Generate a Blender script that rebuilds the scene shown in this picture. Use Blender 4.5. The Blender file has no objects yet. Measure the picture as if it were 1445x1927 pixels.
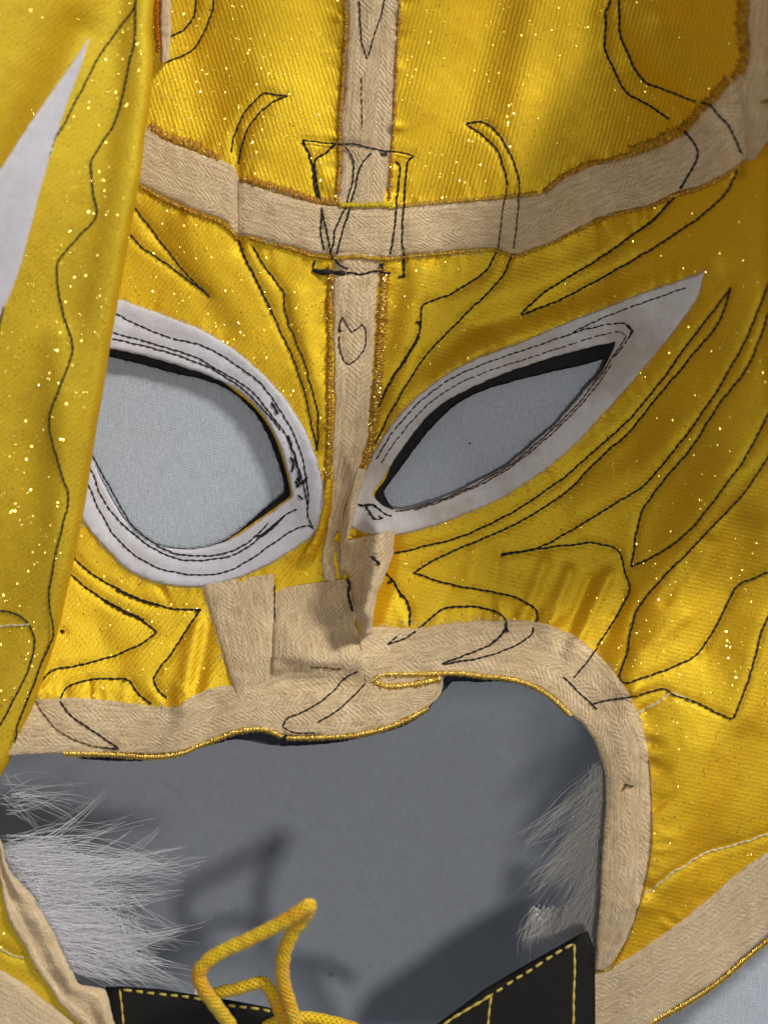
import bpy, math, random
import numpy as np
from mathutils.geometry import delaunay_2d_cdt
from mathutils import Vector, noise as mnoise
random.seed(7); rng = np.random.default_rng(7)
S = 0.00014          # metres per photo pixel at the cloth
H = 4300.0           # camera height above the cloth, in the same units
CX, CY = 722.5, 963.5
C = bpy.context.scene.collection
sc = bpy.context.scene

# ------------------------------------------------------------ camera
cam = bpy.data.cameras.new("camera"); co = bpy.data.objects.new("camera", cam); C.objects.link(co)
co.location = (0, 0, H*S); co.rotation_euler = (0, 0, 0)
cam.sensor_fit = 'HORIZONTAL'; cam.sensor_width = 36
cam.lens = 36*H/1445.0
cam.clip_start = 0.01; cam.clip_end = 20
cam.dof.use_dof = True; cam.dof.focus_distance = (H-45)*S; cam.dof.aperture_fstop = 8.0
sc.camera = co
# ------------------------------------------------------------ light
w = bpy.data.worlds.new("World"); sc.world = w; w.use_nodes = True
w.node_tree.nodes["Background"].inputs[0].default_value = (0.93, 0.95, 1.0, 1)
w.node_tree.nodes["Background"].inputs[1].default_value = 0.125
def area(name, loc, size, power, col):
    l = bpy.data.lights.new(name, 'AREA'); l.shape = 'DISK'; l.size = size; l.energy = power; l.color = col
    o = bpy.data.objects.new(name, l); C.objects.link(o); o.location = loc
    o.rotation_euler = (Vector((0, 0, 0))-Vector(loc)).to_track_quat('-Z', 'Y').to_euler()
area("window_light", (1.02, 1.18, 1.00), 0.30, 31, (1.0, 0.96, 0.90))
area("ceiling_light", (0.085, -0.13, 0.96), 0.075, 2.5, (1.0, 0.95, 0.88))
sc.view_settings.view_transform = 'Standard'; sc.view_settings.look = 'None'
sc.view_settings.exposure = -0.14; sc.view_settings.gamma = 1.0

# ------------------------------------------------------------ node helper
class NT:
    def __init__(s, name):
        s.m = bpy.data.materials.new(name); s.m.use_nodes = True; s.t = s.m.node_tree
        s.t.nodes.clear(); s.out = s.t.nodes.new("ShaderNodeOutputMaterial")
    def n(s, typ, ins=None, **props):
        nd = s.t.nodes.new(typ)
        for k, v in props.items(): setattr(nd, k, v)
        for k, v in (ins or {}).items():
            sk = nd.inputs[k]
            if isinstance(v, bpy.types.NodeSocket): s.t.links.new(v, sk)
            elif isinstance(v, bpy.types.Node): s.t.links.new(v.outputs[0], sk)
            else: sk.default_value = v
        return nd
    def M(s, op, a, b=0.0, c=None):
        i = {0: a, 1: b}
        if c is not None: i[2] = c
        return s.n("ShaderNodeMath", i, operation=op).outputs[0]
    def mix(s, f, a, b):
        nd = s.n("ShaderNodeMix", data_type='RGBA')
        for sk, v in ((nd.inputs[0], f), (nd.inputs[6], a), (nd.inputs[7], b)):
            if isinstance(v, bpy.types.NodeSocket): s.t.links.new(v, sk)
            else: sk.default_value = v if not isinstance(v, tuple) or len(v) == 4 else (*v, 1)
        return nd.outputs[2]
    def ramp(s, f, lo, hi):
        return s.n("ShaderNodeMapRange", {0: f, 1: lo, 2: hi, 3: 0.0, 4: 1.0}).outputs[0]
    def uv(s): return s.n("ShaderNodeTexCoord").outputs['UV']
    def map(s, v, scale=(1, 1, 1), rot=0.0):
        return s.n("ShaderNodeMapping", {0: v, 2: (0, 0, rot), 3: scale}).outputs[0]
    def noise(s, v, scale, detail=3.0, rough=0.55, dist=0.0):
        return s.n("ShaderNodeTexNoise", {'Vector': v, 'Scale': scale, 'Detail': detail, 'Roughness': rough, 'Distortion': dist}).outputs[0]
    def bump(s, h, strength, dist, nrm=None):
        i = {'Height': h, 'Strength': strength, 'Distance': dist}
        if nrm is not None: i['Normal'] = nrm
        return s.n("ShaderNodeBump", i).outputs[0]
    def done(s, sh):
        s.t.links.new(sh if isinstance(sh, bpy.types.NodeSocket) else sh.outputs[0], s.out.inputs[0]); return s.m

def pr(t, **k):
    d = {'Base Color': k['col'] if isinstance(k['col'], bpy.types.NodeSocket) else (*k['col'], 1), 'Roughness': k.get('rough', .6)}
    if 'metal' in k: d['Metallic'] = k['metal']
    if 'nrm' in k: d['Normal'] = k['nrm']
    if 'spec' in k: d['Specular IOR Level'] = k['spec']
    if 'sheen' in k: d['Sheen Weight'] = k['sheen']; d['Sheen Roughness'] = .4
    return t.n("ShaderNodeBsdfPrincipled", d)

PX = S          # one pixel, in metres
def satin(name, angle, ramp_=1.0, diff=(0.93, 0.435, 0.003), gloss=(1.0, 0.90, 0.05), gmix=.35, ribs=12.5, glit=.955, fuzz=False):
    t = NT(name); uv = t.uv()
    rot = t.map(uv, rot=math.radians(angle))
    sep = t.n("ShaderNodeSeparateXYZ", {0: rot})
    wob = t.noise(uv, 3.0, 2.0)
    ph = t.M('ADD', t.M('MULTIPLY', sep.outputs[0], 2*math.pi*ribs), t.M('MULTIPLY', wob, 4.0))
    rib = t.M('MULTIPLY_ADD', t.M('SINE', ph), .5, .5)
    # each float of the satin is a short dash: break the ribs along their length
    sh = t.n("ShaderNodeCombineXYZ", {0: t.M('MULTIPLY', sep.outputs[0], ribs*1.0), 1: t.M('MULTIPLY', sep.outputs[1], 5.0)})
    dash = t.noise(sh.outputs[0], 3.0, 2.0, .6)
    fine = t.noise(t.map(uv, (1, .6, 1), math.radians(angle)), 30.0, 4.0, .75)
    large = t.noise(uv, 0.9, 3.0, .6)
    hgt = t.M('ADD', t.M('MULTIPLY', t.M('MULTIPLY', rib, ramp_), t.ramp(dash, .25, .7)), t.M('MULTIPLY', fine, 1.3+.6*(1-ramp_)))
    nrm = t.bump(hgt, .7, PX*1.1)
    dark = t.M('MULTIPLY_ADD', t.ramp(hgt, .4, 1.5), .52, .48)  # rib highlights and dark gaps between them painted into the diffuse colour
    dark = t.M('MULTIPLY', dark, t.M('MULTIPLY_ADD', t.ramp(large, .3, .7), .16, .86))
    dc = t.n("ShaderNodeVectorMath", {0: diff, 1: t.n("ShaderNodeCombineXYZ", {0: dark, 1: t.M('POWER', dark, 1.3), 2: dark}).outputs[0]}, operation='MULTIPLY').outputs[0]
    # brown pin holes of the knit
    pin = t.n("ShaderNodeTexVoronoi", {'Vector': uv, 'Scale': 16.0})
    ph_ = t.M('MULTIPLY', t.M('LESS_THAN', pin.outputs['Distance'], .16), t.M('GREATER_THAN', t.n("ShaderNodeSeparateColor", {0: pin.outputs['Color']}).outputs[1], .55))
    dc = t.mix(t.M('MULTIPLY', ph_, .5), dc, (.16, .09, .004, 1))
    b = pr(t, col=dc, rough=.62, nrm=nrm, spec=.25)
    g = t.n("ShaderNodeBsdfGlossy", {'Color': (*gloss, 1), 'Roughness': .5, 'Normal': nrm})
    base = t.n("ShaderNodeMixShader", {0: gmix, 1: b.outputs[0], 2: g.outputs[0]})
    # metallic flecks spun into the yarn
    vo = t.n("ShaderNodeTexVoronoi", {'Vector': t.map(uv, (1, .7, 1), math.radians(angle)), 'Scale': 27.0})
    rc = t.n("ShaderNodeSeparateColor", {0: vo.outputs['Color']})
    clus = t.M('MULTIPLY', t.noise(uv, 1.6, 2.0), .05)
    msk = t.M('MULTIPLY', t.M('GREATER_THAN', t.M('ADD', rc.outputs[0], clus), glit), t.M('LESS_THAN', vo.outputs['Distance'], .34))
    geo = t.n("ShaderNodeNewGeometry")
    rv = t.n("ShaderNodeVectorMath", {0: vo.outputs['Color'], 1: (.5, .5, .5)}, operation='SUBTRACT')
    rv = t.n("ShaderNodeVectorMath", {0: rv.outputs[0], 1: (1.2, 1.2, 0)}, operation='MULTIPLY')
    gn = t.n("ShaderNodeVectorMath", {0: geo.outputs['Normal'], 1: rv.outputs[0]}, operation='ADD')
    gn = t.n("ShaderNodeVectorMath", {0: gn.outputs[0]}, operation='NORMALIZE')
    fl = t.n("ShaderNodeBsdfGlossy", {'Color': (1, .78, .18, 1), 'Roughness': .3, 'Normal': gn.outputs[0]})
    return t.done(t.n("ShaderNodeMixShader", {0: msk, 1: base.outputs[0], 2: fl.outputs[0]}))

def tape_mat(name, col=(.66, .53, .36), dark=(.36, .23, .11), chev=.6):
    t = NT(name); uv = t.uv(); sep = t.n("ShaderNodeSeparateXYZ", {0: uv})
    wob = t.noise(uv, 4.0, 3.0)
    u = t.M('ADD', sep.outputs[0], t.M('MULTIPLY', wob, .22)); v = t.M('ADD', sep.outputs[1], t.M('MULTIPLY', t.noise(uv, 2.0, 2.0), .10))
    pp = t.M('PINGPONG', v, .23)
    ch = t.M('MULTIPLY_ADD', t.M('SINE', t.M('MULTIPLY', t.M('ADD', u, t.M('MULTIPLY', pp, 1.2)), 2*math.pi/.105)), .5, .5)
    yarn = t.noise(t.map(uv, (2.6, 17.0, 1)), 1.0, 4.0, .6, .5)
    fib = t.noise(t.map(uv, (13.0, 34.0, 1)), 1.0, 4.0, .7, .9)
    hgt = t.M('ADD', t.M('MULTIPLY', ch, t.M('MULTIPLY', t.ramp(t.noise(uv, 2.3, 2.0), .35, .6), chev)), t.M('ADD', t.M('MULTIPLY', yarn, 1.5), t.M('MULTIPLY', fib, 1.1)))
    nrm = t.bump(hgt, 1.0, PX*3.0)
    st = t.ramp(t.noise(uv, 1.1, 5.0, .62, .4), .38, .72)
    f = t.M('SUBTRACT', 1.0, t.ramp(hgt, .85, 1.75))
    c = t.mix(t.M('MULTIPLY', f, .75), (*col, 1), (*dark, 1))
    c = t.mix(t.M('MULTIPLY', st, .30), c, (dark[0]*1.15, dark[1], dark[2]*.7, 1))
    sp = t.n("ShaderNodeTexVoronoi", {'Vector': uv, 'Scale': 1.6})
    spm = t.M('LESS_THAN', t.M('ADD', sp.outputs['Distance'], t.M('MULTIPLY', t.noise(uv, 14.0), .12)), .088)
    c = t.mix(t.M('MULTIPLY', spm, .55), c, (.22, .10, .03, 1))
    return t.done(pr(t, col=c, rough=.85, nrm=nrm, spec=.2, sheen=.25))

def felt_mat(name, col=(.78, .78, .86), soil=.12):
    t = NT(name); uv = t.uv()
    a = t.noise(uv, 5.0, 5.0, .7, .8); b = t.noise(uv, 38.0, 4.0, .75, 1.5)
    nrm = t.bump(t.M('ADD', a, b), .8, PX*2.4)
    c = t.mix(t.M('MULTIPLY', t.ramp(a, .35, .75), .4), (*col, 1), (col[0]*.72, col[1]*.66, col[2]*.6, 1))
    c = t.mix(t.M('MULTIPLY', t.ramp(b, .5, .8), .35), c, (.5, .47, .46, 1))
    c = t.mix(t.M('MULTIPLY', t.ramp(t.noise(uv, .8, 4.0, .6), .45, .62), soil), c, (.40, .30, .18, 1))
    return t.done(pr(t, col=c, rough=.95, nrm=nrm, spec=.1, sheen=.5))

def simple(name, col, rough=.6, metal=0.0, bs=30.0, bst=.5, var=.3, spec=.3, sheen=0.0):
    t = NT(name); tc = t.n("ShaderNodeTexCoord").outputs['Object']
    a = t.noise(tc, bs/(100*PX), 3.0, .6)
    c = t.mix(t.M('MULTIPLY', t.ramp(a, .3, .7), var), (*col, 1), (col[0]*.4, col[1]*.4, col[2]*.4, 1))
    return t.done(pr(t, col=c, rough=rough, metal=metal, nrm=t.bump(a, bst, PX*1.5), spec=spec, sheen=sheen))

M = {}
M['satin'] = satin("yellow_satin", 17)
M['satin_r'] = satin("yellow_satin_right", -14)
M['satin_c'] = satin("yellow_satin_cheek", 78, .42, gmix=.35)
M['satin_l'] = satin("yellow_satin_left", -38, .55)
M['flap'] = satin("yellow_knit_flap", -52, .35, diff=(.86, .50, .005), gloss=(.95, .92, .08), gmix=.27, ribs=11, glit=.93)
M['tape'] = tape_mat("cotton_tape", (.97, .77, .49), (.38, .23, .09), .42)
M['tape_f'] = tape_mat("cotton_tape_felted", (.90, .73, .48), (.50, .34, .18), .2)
M['felt'] = felt_mat("white_felt")
M['felt_s'] = felt_mat("soiled_white_felt", (.80, .78, .80), .5)
M['thread'] = simple("black_thread", (.012, .010, .014), .7, bs=60, bst=1, spec=.4)
M['brown'] = simple("brown_thread", (.10, .05, .02), .8, bs=60)
M['yellowthread'] = simple("gold_stitch_thread", (.62, .48, .10), .55, bs=60)
M['whitethread'] = simple("white_thread", (.75, .68, .45), .7, bs=60)
M['frayd'] = simple("amber_overlock", (.46, .19, .006), .5, bs=20, spec=.5)
M['fray'] = simple("orange_overlock", (.62, .36, .015), .45, bs=20, spec=.5)
M['frayy'] = simple("yellow_overlock", (.75, .58, .03), .5, bs=20)
M['gold'] = simple("gold_tinsel", (1.0, .76, .20), .32, 1.0, bs=12, bst=.3, var=.25)
M['glint'] = simple("gold_fleck", (1.0, .80, .28), .16, 1.0, var=0)
M['black'] = simple("black_lining", (.010, .009, .012), .6, bs=25, bst=.8, spec=.2)
M['navy'] = simple("navy_lining", (.03, .03, .05), .8, bs=25)
M['leather'] = simple("black_leatherette", (.011, .010, .009), .6, bs=10, bst=.25, spec=.15)
M['hair'] = simple("white_fur", (.93, .93, .98), .5, var=.1, spec=.5)
M['hairb'] = simple("grey_fur", (.92, .89, .85), .6, var=.1)
M['lint'] = simple("lint", (.55, .55, .56), .8, var=.1)
M['orange'] = simple("orange_cord", (.65, .22, .01), .6, bs=20)

def lace_mat():
    t = NT("yellow_lace"); uv = t.uv(); sep = t.n("ShaderNodeSeparateXYZ", {0: uv})
    a = t.M('SINE', t.M('MULTIPLY', t.M('ADD', sep.outputs[0], sep.outputs[1]), 2*math.pi/.10))
    b = t.M('SINE', t.M('MULTIPLY', t.M('SUBTRACT', sep.outputs[0], sep.outputs[1]), 2*math.pi/.10))
    h = t.M('ADD', t.M('MAXIMUM', a, b), t.M('MULTIPLY', t.noise(uv, 25.0), .8))
    f = t.ramp(h, -.2, 1.3)
    c = t.mix(t.M('MULTIPLY', t.ramp(t.noise(uv, .9, 2.0), .45, .6), .7), t.mix(f, (.78, .42, .004, 1), (.95, .68, .012, 1)), (.85, .36, .004, 1))
    return t.done(pr(t, col=c, rough=.42, nrm=t.bump(h, .8, PX*1.6), spec=.5, sheen=.2))
M['lace'] = lace_mat()

def cloth_mat():
    t = NT("grey_cotton_cloth"); tc = t.n("ShaderNodeTexCoord").outputs['Object']
    k = 1/(100*PX)
    s = t.n("ShaderNodeSeparateXYZ", {0: t.map(tc, (k, k, k), math.radians(12))})
    wx = t.M('SINE', t.M('MULTIPLY', s.outputs[0], 2*math.pi/.052)); wy = t.M('SINE', t.M('MULTIPLY', s.outputs[1], 2*math.pi/.052))
    n1 = t.noise(tc, 17*k, 3.0, .75); n2 = t.noise(tc, 1.2*k, 4.0, .6); n3 = t.noise(t.map(tc, (30*k, 4*k, 1), 1.0), 1.0, 3.0, .7)
    h = t.M('ADD', t.M('MULTIPLY', t.M('ADD', wx, wy), .10), t.M('ADD', n1, n3))
    f = t.ramp(h, .7, 1.3)
    c = t.mix(f, (.38, .42, .49, 1), (.56, .61, .70, 1))
    c = t.mix(t.M('MULTIPLY', t.ramp(n2, .3, .7), .18), c, (.42, .42, .40, 1))
    return t.done(pr(t, col=c, rough=.85, nrm=t.bump(h, .6, PX*1.2), spec=.25, sheen=.2))
M['cloth'] = cloth_mat()

# ------------------------------------------------------------ geometry helpers
def P(x, y, h):
    x = np.asarray(x, float); y = np.asarray(y, float); h = np.asarray(h, float)+0*x
    k = S*(H-h)/H
    return np.stack([(x-CX)*k, -(y-CY)*k, h*S], -1)
def sm(a, b, x):
    t = np.clip((x-a)/(b-a), 0, 1); return t*t*(3-2*t)
def segd(x, y, x0, y0, x1, y1):
    dx, dy = x1-x0, y1-y0; t = np.clip(((x-x0)*dx+(y-y0)*dy)/(dx*dx+dy*dy), 0, 1)
    return np.hypot(x-x0-t*dx, y-y0-t*dy), t
# smooth lattice noise
_L = rng.random((64, 64))
def vn(x, y):
    xi = np.floor(x).astype(int); yi = np.floor(y).astype(int); fx = x-xi; fy = y-yi
    fx = fx*fx*(3-2*fx); fy = fy*fy*(3-2*fy)
    g = lambda i, j: _L[i % 64, j % 64]
    return (g(xi, yi)*(1-fx)+g(xi+1, yi)*fx)*(1-fy)+(g(xi, yi+1)*(1-fx)+g(xi+1, yi+1)*fx)*fy - .5
RIDGES = [ # x0,y0,x1,y1,width,height : folds and creases of the cloth of the mask
 (470, -60, 500, 260, 70, 16), (600, -60, 640, 300, 40, -9), (330, 0, 380, 200, 50, -8),
 (960, -60, 790, 360, 60, -15), (1010, 0, 960, 330, 45, 13), (860, 60, 800, 200, 40, 6),
 (1075, -100, 1060, 300, 40, 10), (1160, 20, 1330, 210, 30, 9), (1250, 40, 1440, 70, 26, -10), (1180, 120, 1300, 230, 25, -7),
 (560, 560, 610, 820, 26, 9), (350, 460, 520, 700, 60, 6), (300, 440, 420, 620, 30, -8),
 (740, 560, 690, 800, 30, -10), (800, 480, 760, 640, 30, 8), (880, 560, 1150, 500, 40, 9),
 (760, 760, 900, 655, 36, 15), (900, 655, 1180, 560, 36, 15), (1180, 560, 1330, 500, 30, 8),
 (800, 690, 900, 620, 26, -8), (900, 620, 1130, 545, 26, -9),
 (1360, 900, 1200, 1250, 55, 22), (1250, 830, 1100, 960, 45, 12), (1330, 640, 1180, 860, 30, -7),
 (1025, 1060, 985, 1160, 12, 7), (1072, 1075, 1030, 1190, 12, 9), (1145, 1085, 1075, 1230, 13, 12), (1110, 1090, 1060, 1210, 10, -9), (1175, 1120, 1130, 1230, 12, -9),
 (900, 1020, 880, 1110, 16, 5), (940, 1030, 930, 1110, 12, -5), (1290, 1160, 1200, 1230, 12, 4), (1330, 1020, 1250, 1130, 14, -5),
 (1395, 1000, 1330, 1220, 40, -10), (1440, 1180, 1400, 1340, 40, 10), (1300, 1420, 1260, 1650, 50, 9), (1420, 1400, 1350, 1600, 45, -8),
 (372, 1180, 340, 1330, 16, 8), (396, 1140, 366, 1310, 15, -9), (300, 1180, 260, 1260, 30, 4), (180, 1180, 240, 1290, 30, -5),
 (445, 250, 450, 470, 8, -7), (480, 330, 520, 380, 25, 5), (1100, 330, 1040, 440, 26, 8), (1240, 300, 1230, 400, 30, 5),
 (1385, 180, 1395, 320, 14, -14), (1330, 230, 1350, 330, 22, 8),
 (1180, 1300, 1170, 1700, 30, 8),
]
DR = 3.0; DX0, DY0 = -260, -260; DM = np.zeros((820, 690))     # fine relief map: puckers at seams, threads biting in
def dsample(x, y):
    u = np.clip((x-DX0)/DR, 0, DM.shape[1]-1.01); v = np.clip((y-DY0)/DR, 0, DM.shape[0]-1.01)
    i = u.astype(int); j = v.astype(int); a = u-i; b = v-j
    return (DM[j, i]*(1-a)+DM[j, i+1]*a)*(1-b)+(DM[j+1, i]*(1-a)+DM[j+1, i+1]*a)*b
def stamp(x0, y0, x1, y1, wd, hh, fade=False, mn=False):
    i0 = int((min(x0, x1)-3*wd-DX0)/DR); i1 = int((max(x0, x1)+3*wd-DX0)/DR)+2; j0 = int((min(y0, y1)-3*wd-DY0)/DR); j1 = int((max(y0, y1)+3*wd-DY0)/DR)+2
    i0, j0 = max(i0, 0), max(j0, 0); i1, j1 = min(i1, DM.shape[1]), min(j1, DM.shape[0])
    if i0 >= i1 or j0 >= j1: return
    gx, gy = np.meshgrid(DX0+DR*np.arange(i0, i1), DY0+DR*np.arange(j0, j1)); d, t = segd(gx, gy, x0, y0, x1, y1)
    v = hh*np.exp(-(d/wd)**2)*((1-t)**1.2 if fade else 1.0)
    if mn: DM[j0:j1, i0:i1] = np.where(np.abs(v) > np.abs(GR[j0:j1, i0:i1]), DM[j0:j1, i0:i1]-GR[j0:j1, i0:i1]+v, DM[j0:j1, i0:i1]); GR[j0:j1, i0:i1] = np.where(np.abs(v) > np.abs(GR[j0:j1, i0:i1]), v, GR[j0:j1, i0:i1])
    else: DM[j0:j1, i0:i1] += v
GR = np.zeros_like(DM)
def hf(x, y):
    x = np.asarray(x, float); y = np.asarray(y, float)
    z = 32.0 + 0*x
    wx = sm(1040, 1560, x); t = 1-sm(600, 1400, y)
    z += 250*wx*(.28+.72*t)+60*sm(1180, 1500, x)*(1-sm(250, 560, y))*sm(1950, 1500, y)
    z += 330*sm(1430, 1600, x)*(1-sm(380, 900, y))+280*sm(-10, -150, y)*sm(1290, 1440, x)  # unseen rim past the frame, raised to cast shade on the upper right
    z += 90*sm(150, -250, y)*.6
    z += 85*sm(1060, 1420, y)*(1-sm(1230, 1600, x)*.5)          # the mouth side stands clear of the cloth
    z += 26*sm(1400, 1750, y)*(1-sm(1150, 1400, x))
    # outer lower right hem comes down to the cloth
    d = ((x-1230)*0.60+(y-1920)*0.80)
    z -= 62*sm(-320, 40, d)
    z += 34*sm(300, -50, x)
    # nose: pinch and folds
    z -= 26*np.exp(-((x-648-(y-960)*-.05)/30)**2-((y-985)/75)**2)
    dd, tt = segd(x, y, 668, 880, 652, 1020); z += 30*np.exp(-(dd/13)**2)
    dd, tt = segd(x, y, 712, 1000, 682, 1150); z += 92*np.exp(-(dd/27)**2)
    z += 16*np.exp(-((x-600)/45)**2-((y-930)/70)**2)+14*np.exp(-((x-705)/40)**2-((y-960)/80)**2)
    z -= 60*np.exp(-((x-612)/60)**2-((y-1105)/66)**2)
    z += 30*np.exp(-((x-600)/95)**2-((y-1236)/34)**2)
    z -= 8*np.exp(-((x-610)/100)**2-((y-1285)/16)**2)
    z += 20*np.exp(-((x-715)/20)**2-((y-1080)/70)**2)-12*np.exp(-((x-672)/8)**2-((y-1130)/60)**2)
    # small ruck in the mouth tape
    z += 16*np.exp(-(((x-350)+(y-1350)*.6)/20)**2-((y-1350)/60)**2)-9*np.exp(-(((x-395)+(y-1350)*.6)/20)**2-((y-1350)/60)**2)
    for x0, y0, x1, y1, wd, hh in RIDGES:
        dd, tt = segd(x, y, x0, y0, x1, y1)
        z += hh*np.exp(-(dd/wd)**2)
    z += dsample(x, y)
    z += 13*vn(x/210+3, y/230+5)+5*vn(x/75+9, y/90+2)+1.5*vn(x/24, y/26)+.5*vn(x/9, y/10)
    z = z*(1-sm(1590, 1692, x))*(1-sm(-140, -226, y))     # outside the frame the sides turn down to the table
    return np.logaddexp(z/7, 12/7)*7
FX = np.array([(-260, 300), (-60, 290), (0, 290), (60, 285), (120, 288), (200, 283), (260, 272), (330, 265), (400, 252), (470, 240), (540, 227), (620, 213), (700, 200), (790, 185), (870, 172), (950, 160), (1030, 145), (1100, 130), (1170, 115), (1240, 95), (1310, 70), (1380, 42), (1430, 20), (1480, -10), (1560, -70)], float)
def fe(y): return np.interp(y, FX[:, 0], FX[:, 1]) + 1.2*vn(y/40, y*0+1)
def hflap(x, y):
    d = fe(y)-x
    z = 150+105*sm(1450, 300, y)+0*x
    z += .22*np.clip(d-60, 0, 600)*(.25+.75*sm(900, 0, y))
    z += 70*sm(240, -80, x+.45*y)+9*np.sin((x+.25*y)/52)*sm(20, 80, d)+8*vn(x/110, y/190)+1.2*vn(x/26, y/30)
    dd, tt = segd(x, y, 150, 60, -60, 520); z -= 12*np.exp(-(dd/34)**2)
    dd, tt = segd(x, y, 110, 640, 120, 1150); z += 9*np.exp(-(dd/34)**2)
    return z
RFL = 26.0

def cr(pts, step=6.0, closed=False):
    p = np.array(pts, float); n = len(p); out = []
    if n < 3 and not closed:
        L = np.hypot(*(p[1]-p[0])); k = max(2, int(L/step)+1)
        return p[0]+(p[1]-p[0])*np.linspace(0, 1, k)[:, None]
    g = (lambda i: p[i % n]) if closed else (lambda i: p[min(max(i, 0), n-1)])
    for i in range(n if closed else n-1):
        a, b, c, d = g(i-1), g(i), g(i+1), g(i+2)
        k = max(1, int(np.linalg.norm(c-b)/step))
        # centripetal-ish: damp tangents on sharp corners
        def tan(u, v, w_):
            e, f = v-u, w_-v; le, lf = np.linalg.norm(e)+1e-6, np.linalg.norm(f)+1e-6
            cs = max(0, np.dot(e, f)/(le*lf)); return (e/le+f/lf)*.5*cs
        L = np.linalg.norm(c-b); m0 = tan(a, b, c)*L; m1 = tan(b, c, d)*L
        for j in range(k):
            s = j/k; out.append((2*s**3-3*s**2+1)*b+(s**3-2*s**2+s)*m0+(-2*s**3+3*s**2)*c+(s**3-s**2)*m1)
    if not closed: out.append(p[-1])
    return np.array(out)
def resample(p, n):
    d = np.r_[0, np.cumsum(np.linalg.norm(np.diff(p, axis=0), axis=1))]
    t = np.linspace(0, d[-1], n); return np.stack([np.interp(t, d, p[:, k]) for k in range(p.shape[1])], -1), d[-1]

def link(name, V, F, mat, parent=None, uv=None, smooth=True, kind=None, label=None):
    me = bpy.data.meshes.new(name)
    V = np.asarray(V, float); me.from_pydata(V.tolist(), [], F if isinstance(F, list) else F.tolist())
    if uv is not None:
        ul = me.uv_layers.new(name="UVMap"); li = np.zeros(len(me.loops), int); me.loops.foreach_get("vertex_index", li)
        ul.data.foreach_set("uv", np.asarray(uv)[li].astype(np.float32).ravel())
    if smooth: me.polygons.foreach_set("use_smooth", [True]*len(me.polygons))
    me.materials.append(mat); me.update()
    o = bpy.data.objects.new(name, me); C.objects.link(o)
    if parent is not None: o.parent = parent
    if kind: o['kind'] = kind
    if label: o['label'] = label
    return o

def inside(pts, poly):
    x, y = pts[:, 0], pts[:, 1]; r = np.zeros(len(pts), bool); n = len(poly)
    for i in range(n):
        x0, y0 = poly[i]; x1, y1 = poly[(i+1) % n]
        c = ((y0 > y) != (y1 > y)); xx = (x1-x0)*(y-y0)/(y1-y0+1e-12)+x0
        r ^= c & (x < xx)
    return r
def bdist(pts, polys):
    d = np.full(len(pts), 1e9)
    for q in polys:
        for i in range(len(q)):
            a = q[i]; b = q[(i+1) % len(q)]
            if np.hypot(*(b-a)) < 1e-6: continue
            lo = np.minimum(a, b)-40; hi = np.maximum(a, b)+40
            k = np.where((pts[:, 0] > lo[0]) & (pts[:, 0] < hi[0]) & (pts[:, 1] > lo[1]) & (pts[:, 1] < hi[1]))[0]
            if len(k): d[k] = np.minimum(d[k], segd(pts[k, 0], pts[k, 1], a[0], a[1], b[0], b[1])[0])
    return d

def panel(name, outer, holes, mat, parent, off=0.0, spacing=6, h=hf, edge=0, thick=3.0, rough=0.0, closed=True, label=None, drop=None):
    polys = [cr(outer, 6, True) if closed else np.array(outer, float)]+[cr(q, 5, True) for q in holes]
    if rough:
        for q in polys:
            q += np.stack([vn(q[:, 0]/7, q[:, 1]/7), vn(q[:, 0]/7+20, q[:, 1]/7+9)], -1)*rough
    lo = polys[0].min(0); hi = polys[0].max(0)
    gx, gy = np.meshgrid(np.arange(lo[0], hi[0], spacing), np.arange(lo[1], hi[1], spacing))
    gx = gx+((np.arange(gx.shape[0]) % 2)*spacing/2)[:, None]
    g = np.stack([gx.ravel(), gy.ravel()], -1)
    m = inside(g, polys[0])
    for q in polys[1:]: m &= ~inside(g, q)
    g = g[m]; g = g[bdist(g, polys) > (spacing*.55 if not edge else edge*1.3)]
    vs = []; es = []
    for q in polys:
        s = len(vs); vs += q.tolist(); es += [(s+i, s+(i+1) % len(q)) for i in range(len(q))]
    extra = g
    if edge:
        rings = []
        for q in polys:
            tg = np.roll(q, -1, 0)-np.roll(q, 1, 0); tg /= np.linalg.norm(tg, axis=1)[:, None]+1e-9
            nn = np.stack([-tg[:, 1], tg[:, 0]], -1)
            for dd in (edge*.35, edge*.85):
                for sg in (-1, 1): rings.append(q+nn*dd*sg)
        r = np.concatenate(rings); m = inside(r, polys[0])
        for q in polys[1:]: m &= ~inside(r, q)
        r = r[m]; r = r[bdist(r, polys) > edge*.3]; extra = np.concatenate([g, r])
    vs += extra.tolist()
    res = delaunay_2d_cdt([Vector(v) for v in vs], es, [], 0, 1e-3)
    V2 = np.array([(v[0], v[1]) for v in res[0]]); F = np.array([list(f) for f in res[2] if len(f) == 3])
    c = V2[F].mean(1); m = inside(c, polys[0])
    for q in polys[1:]: m &= ~inside(c, q)
    F = F[m]
    ar = (V2[F[:, 1]]-V2[F[:, 0]]); br = (V2[F[:, 2]]-V2[F[:, 0]]); cz = ar[:, 0]*br[:, 1]-ar[:, 1]*br[:, 0]
    F[cz > 0] = F[cz > 0][:, ::-1]      # y runs down in the plan, so reverse
    z = h(V2[:, 0], V2[:, 1])+off
    if edge:
        d = bdist(V2, polys); z -= off*(1-np.clip(d/edge, 0, 1)**.5)*.9
    if drop: z += drop(V2[:, 0], V2[:, 1])
    o = link(name, P(V2[:, 0], V2[:, 1], z), F, mat, parent, V2/100, label=label)
    if thick:
        md = o.modifiers.new("thickness", 'SOLIDIFY'); md.thickness = thick*S; md.offset = -1
    return o

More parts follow.
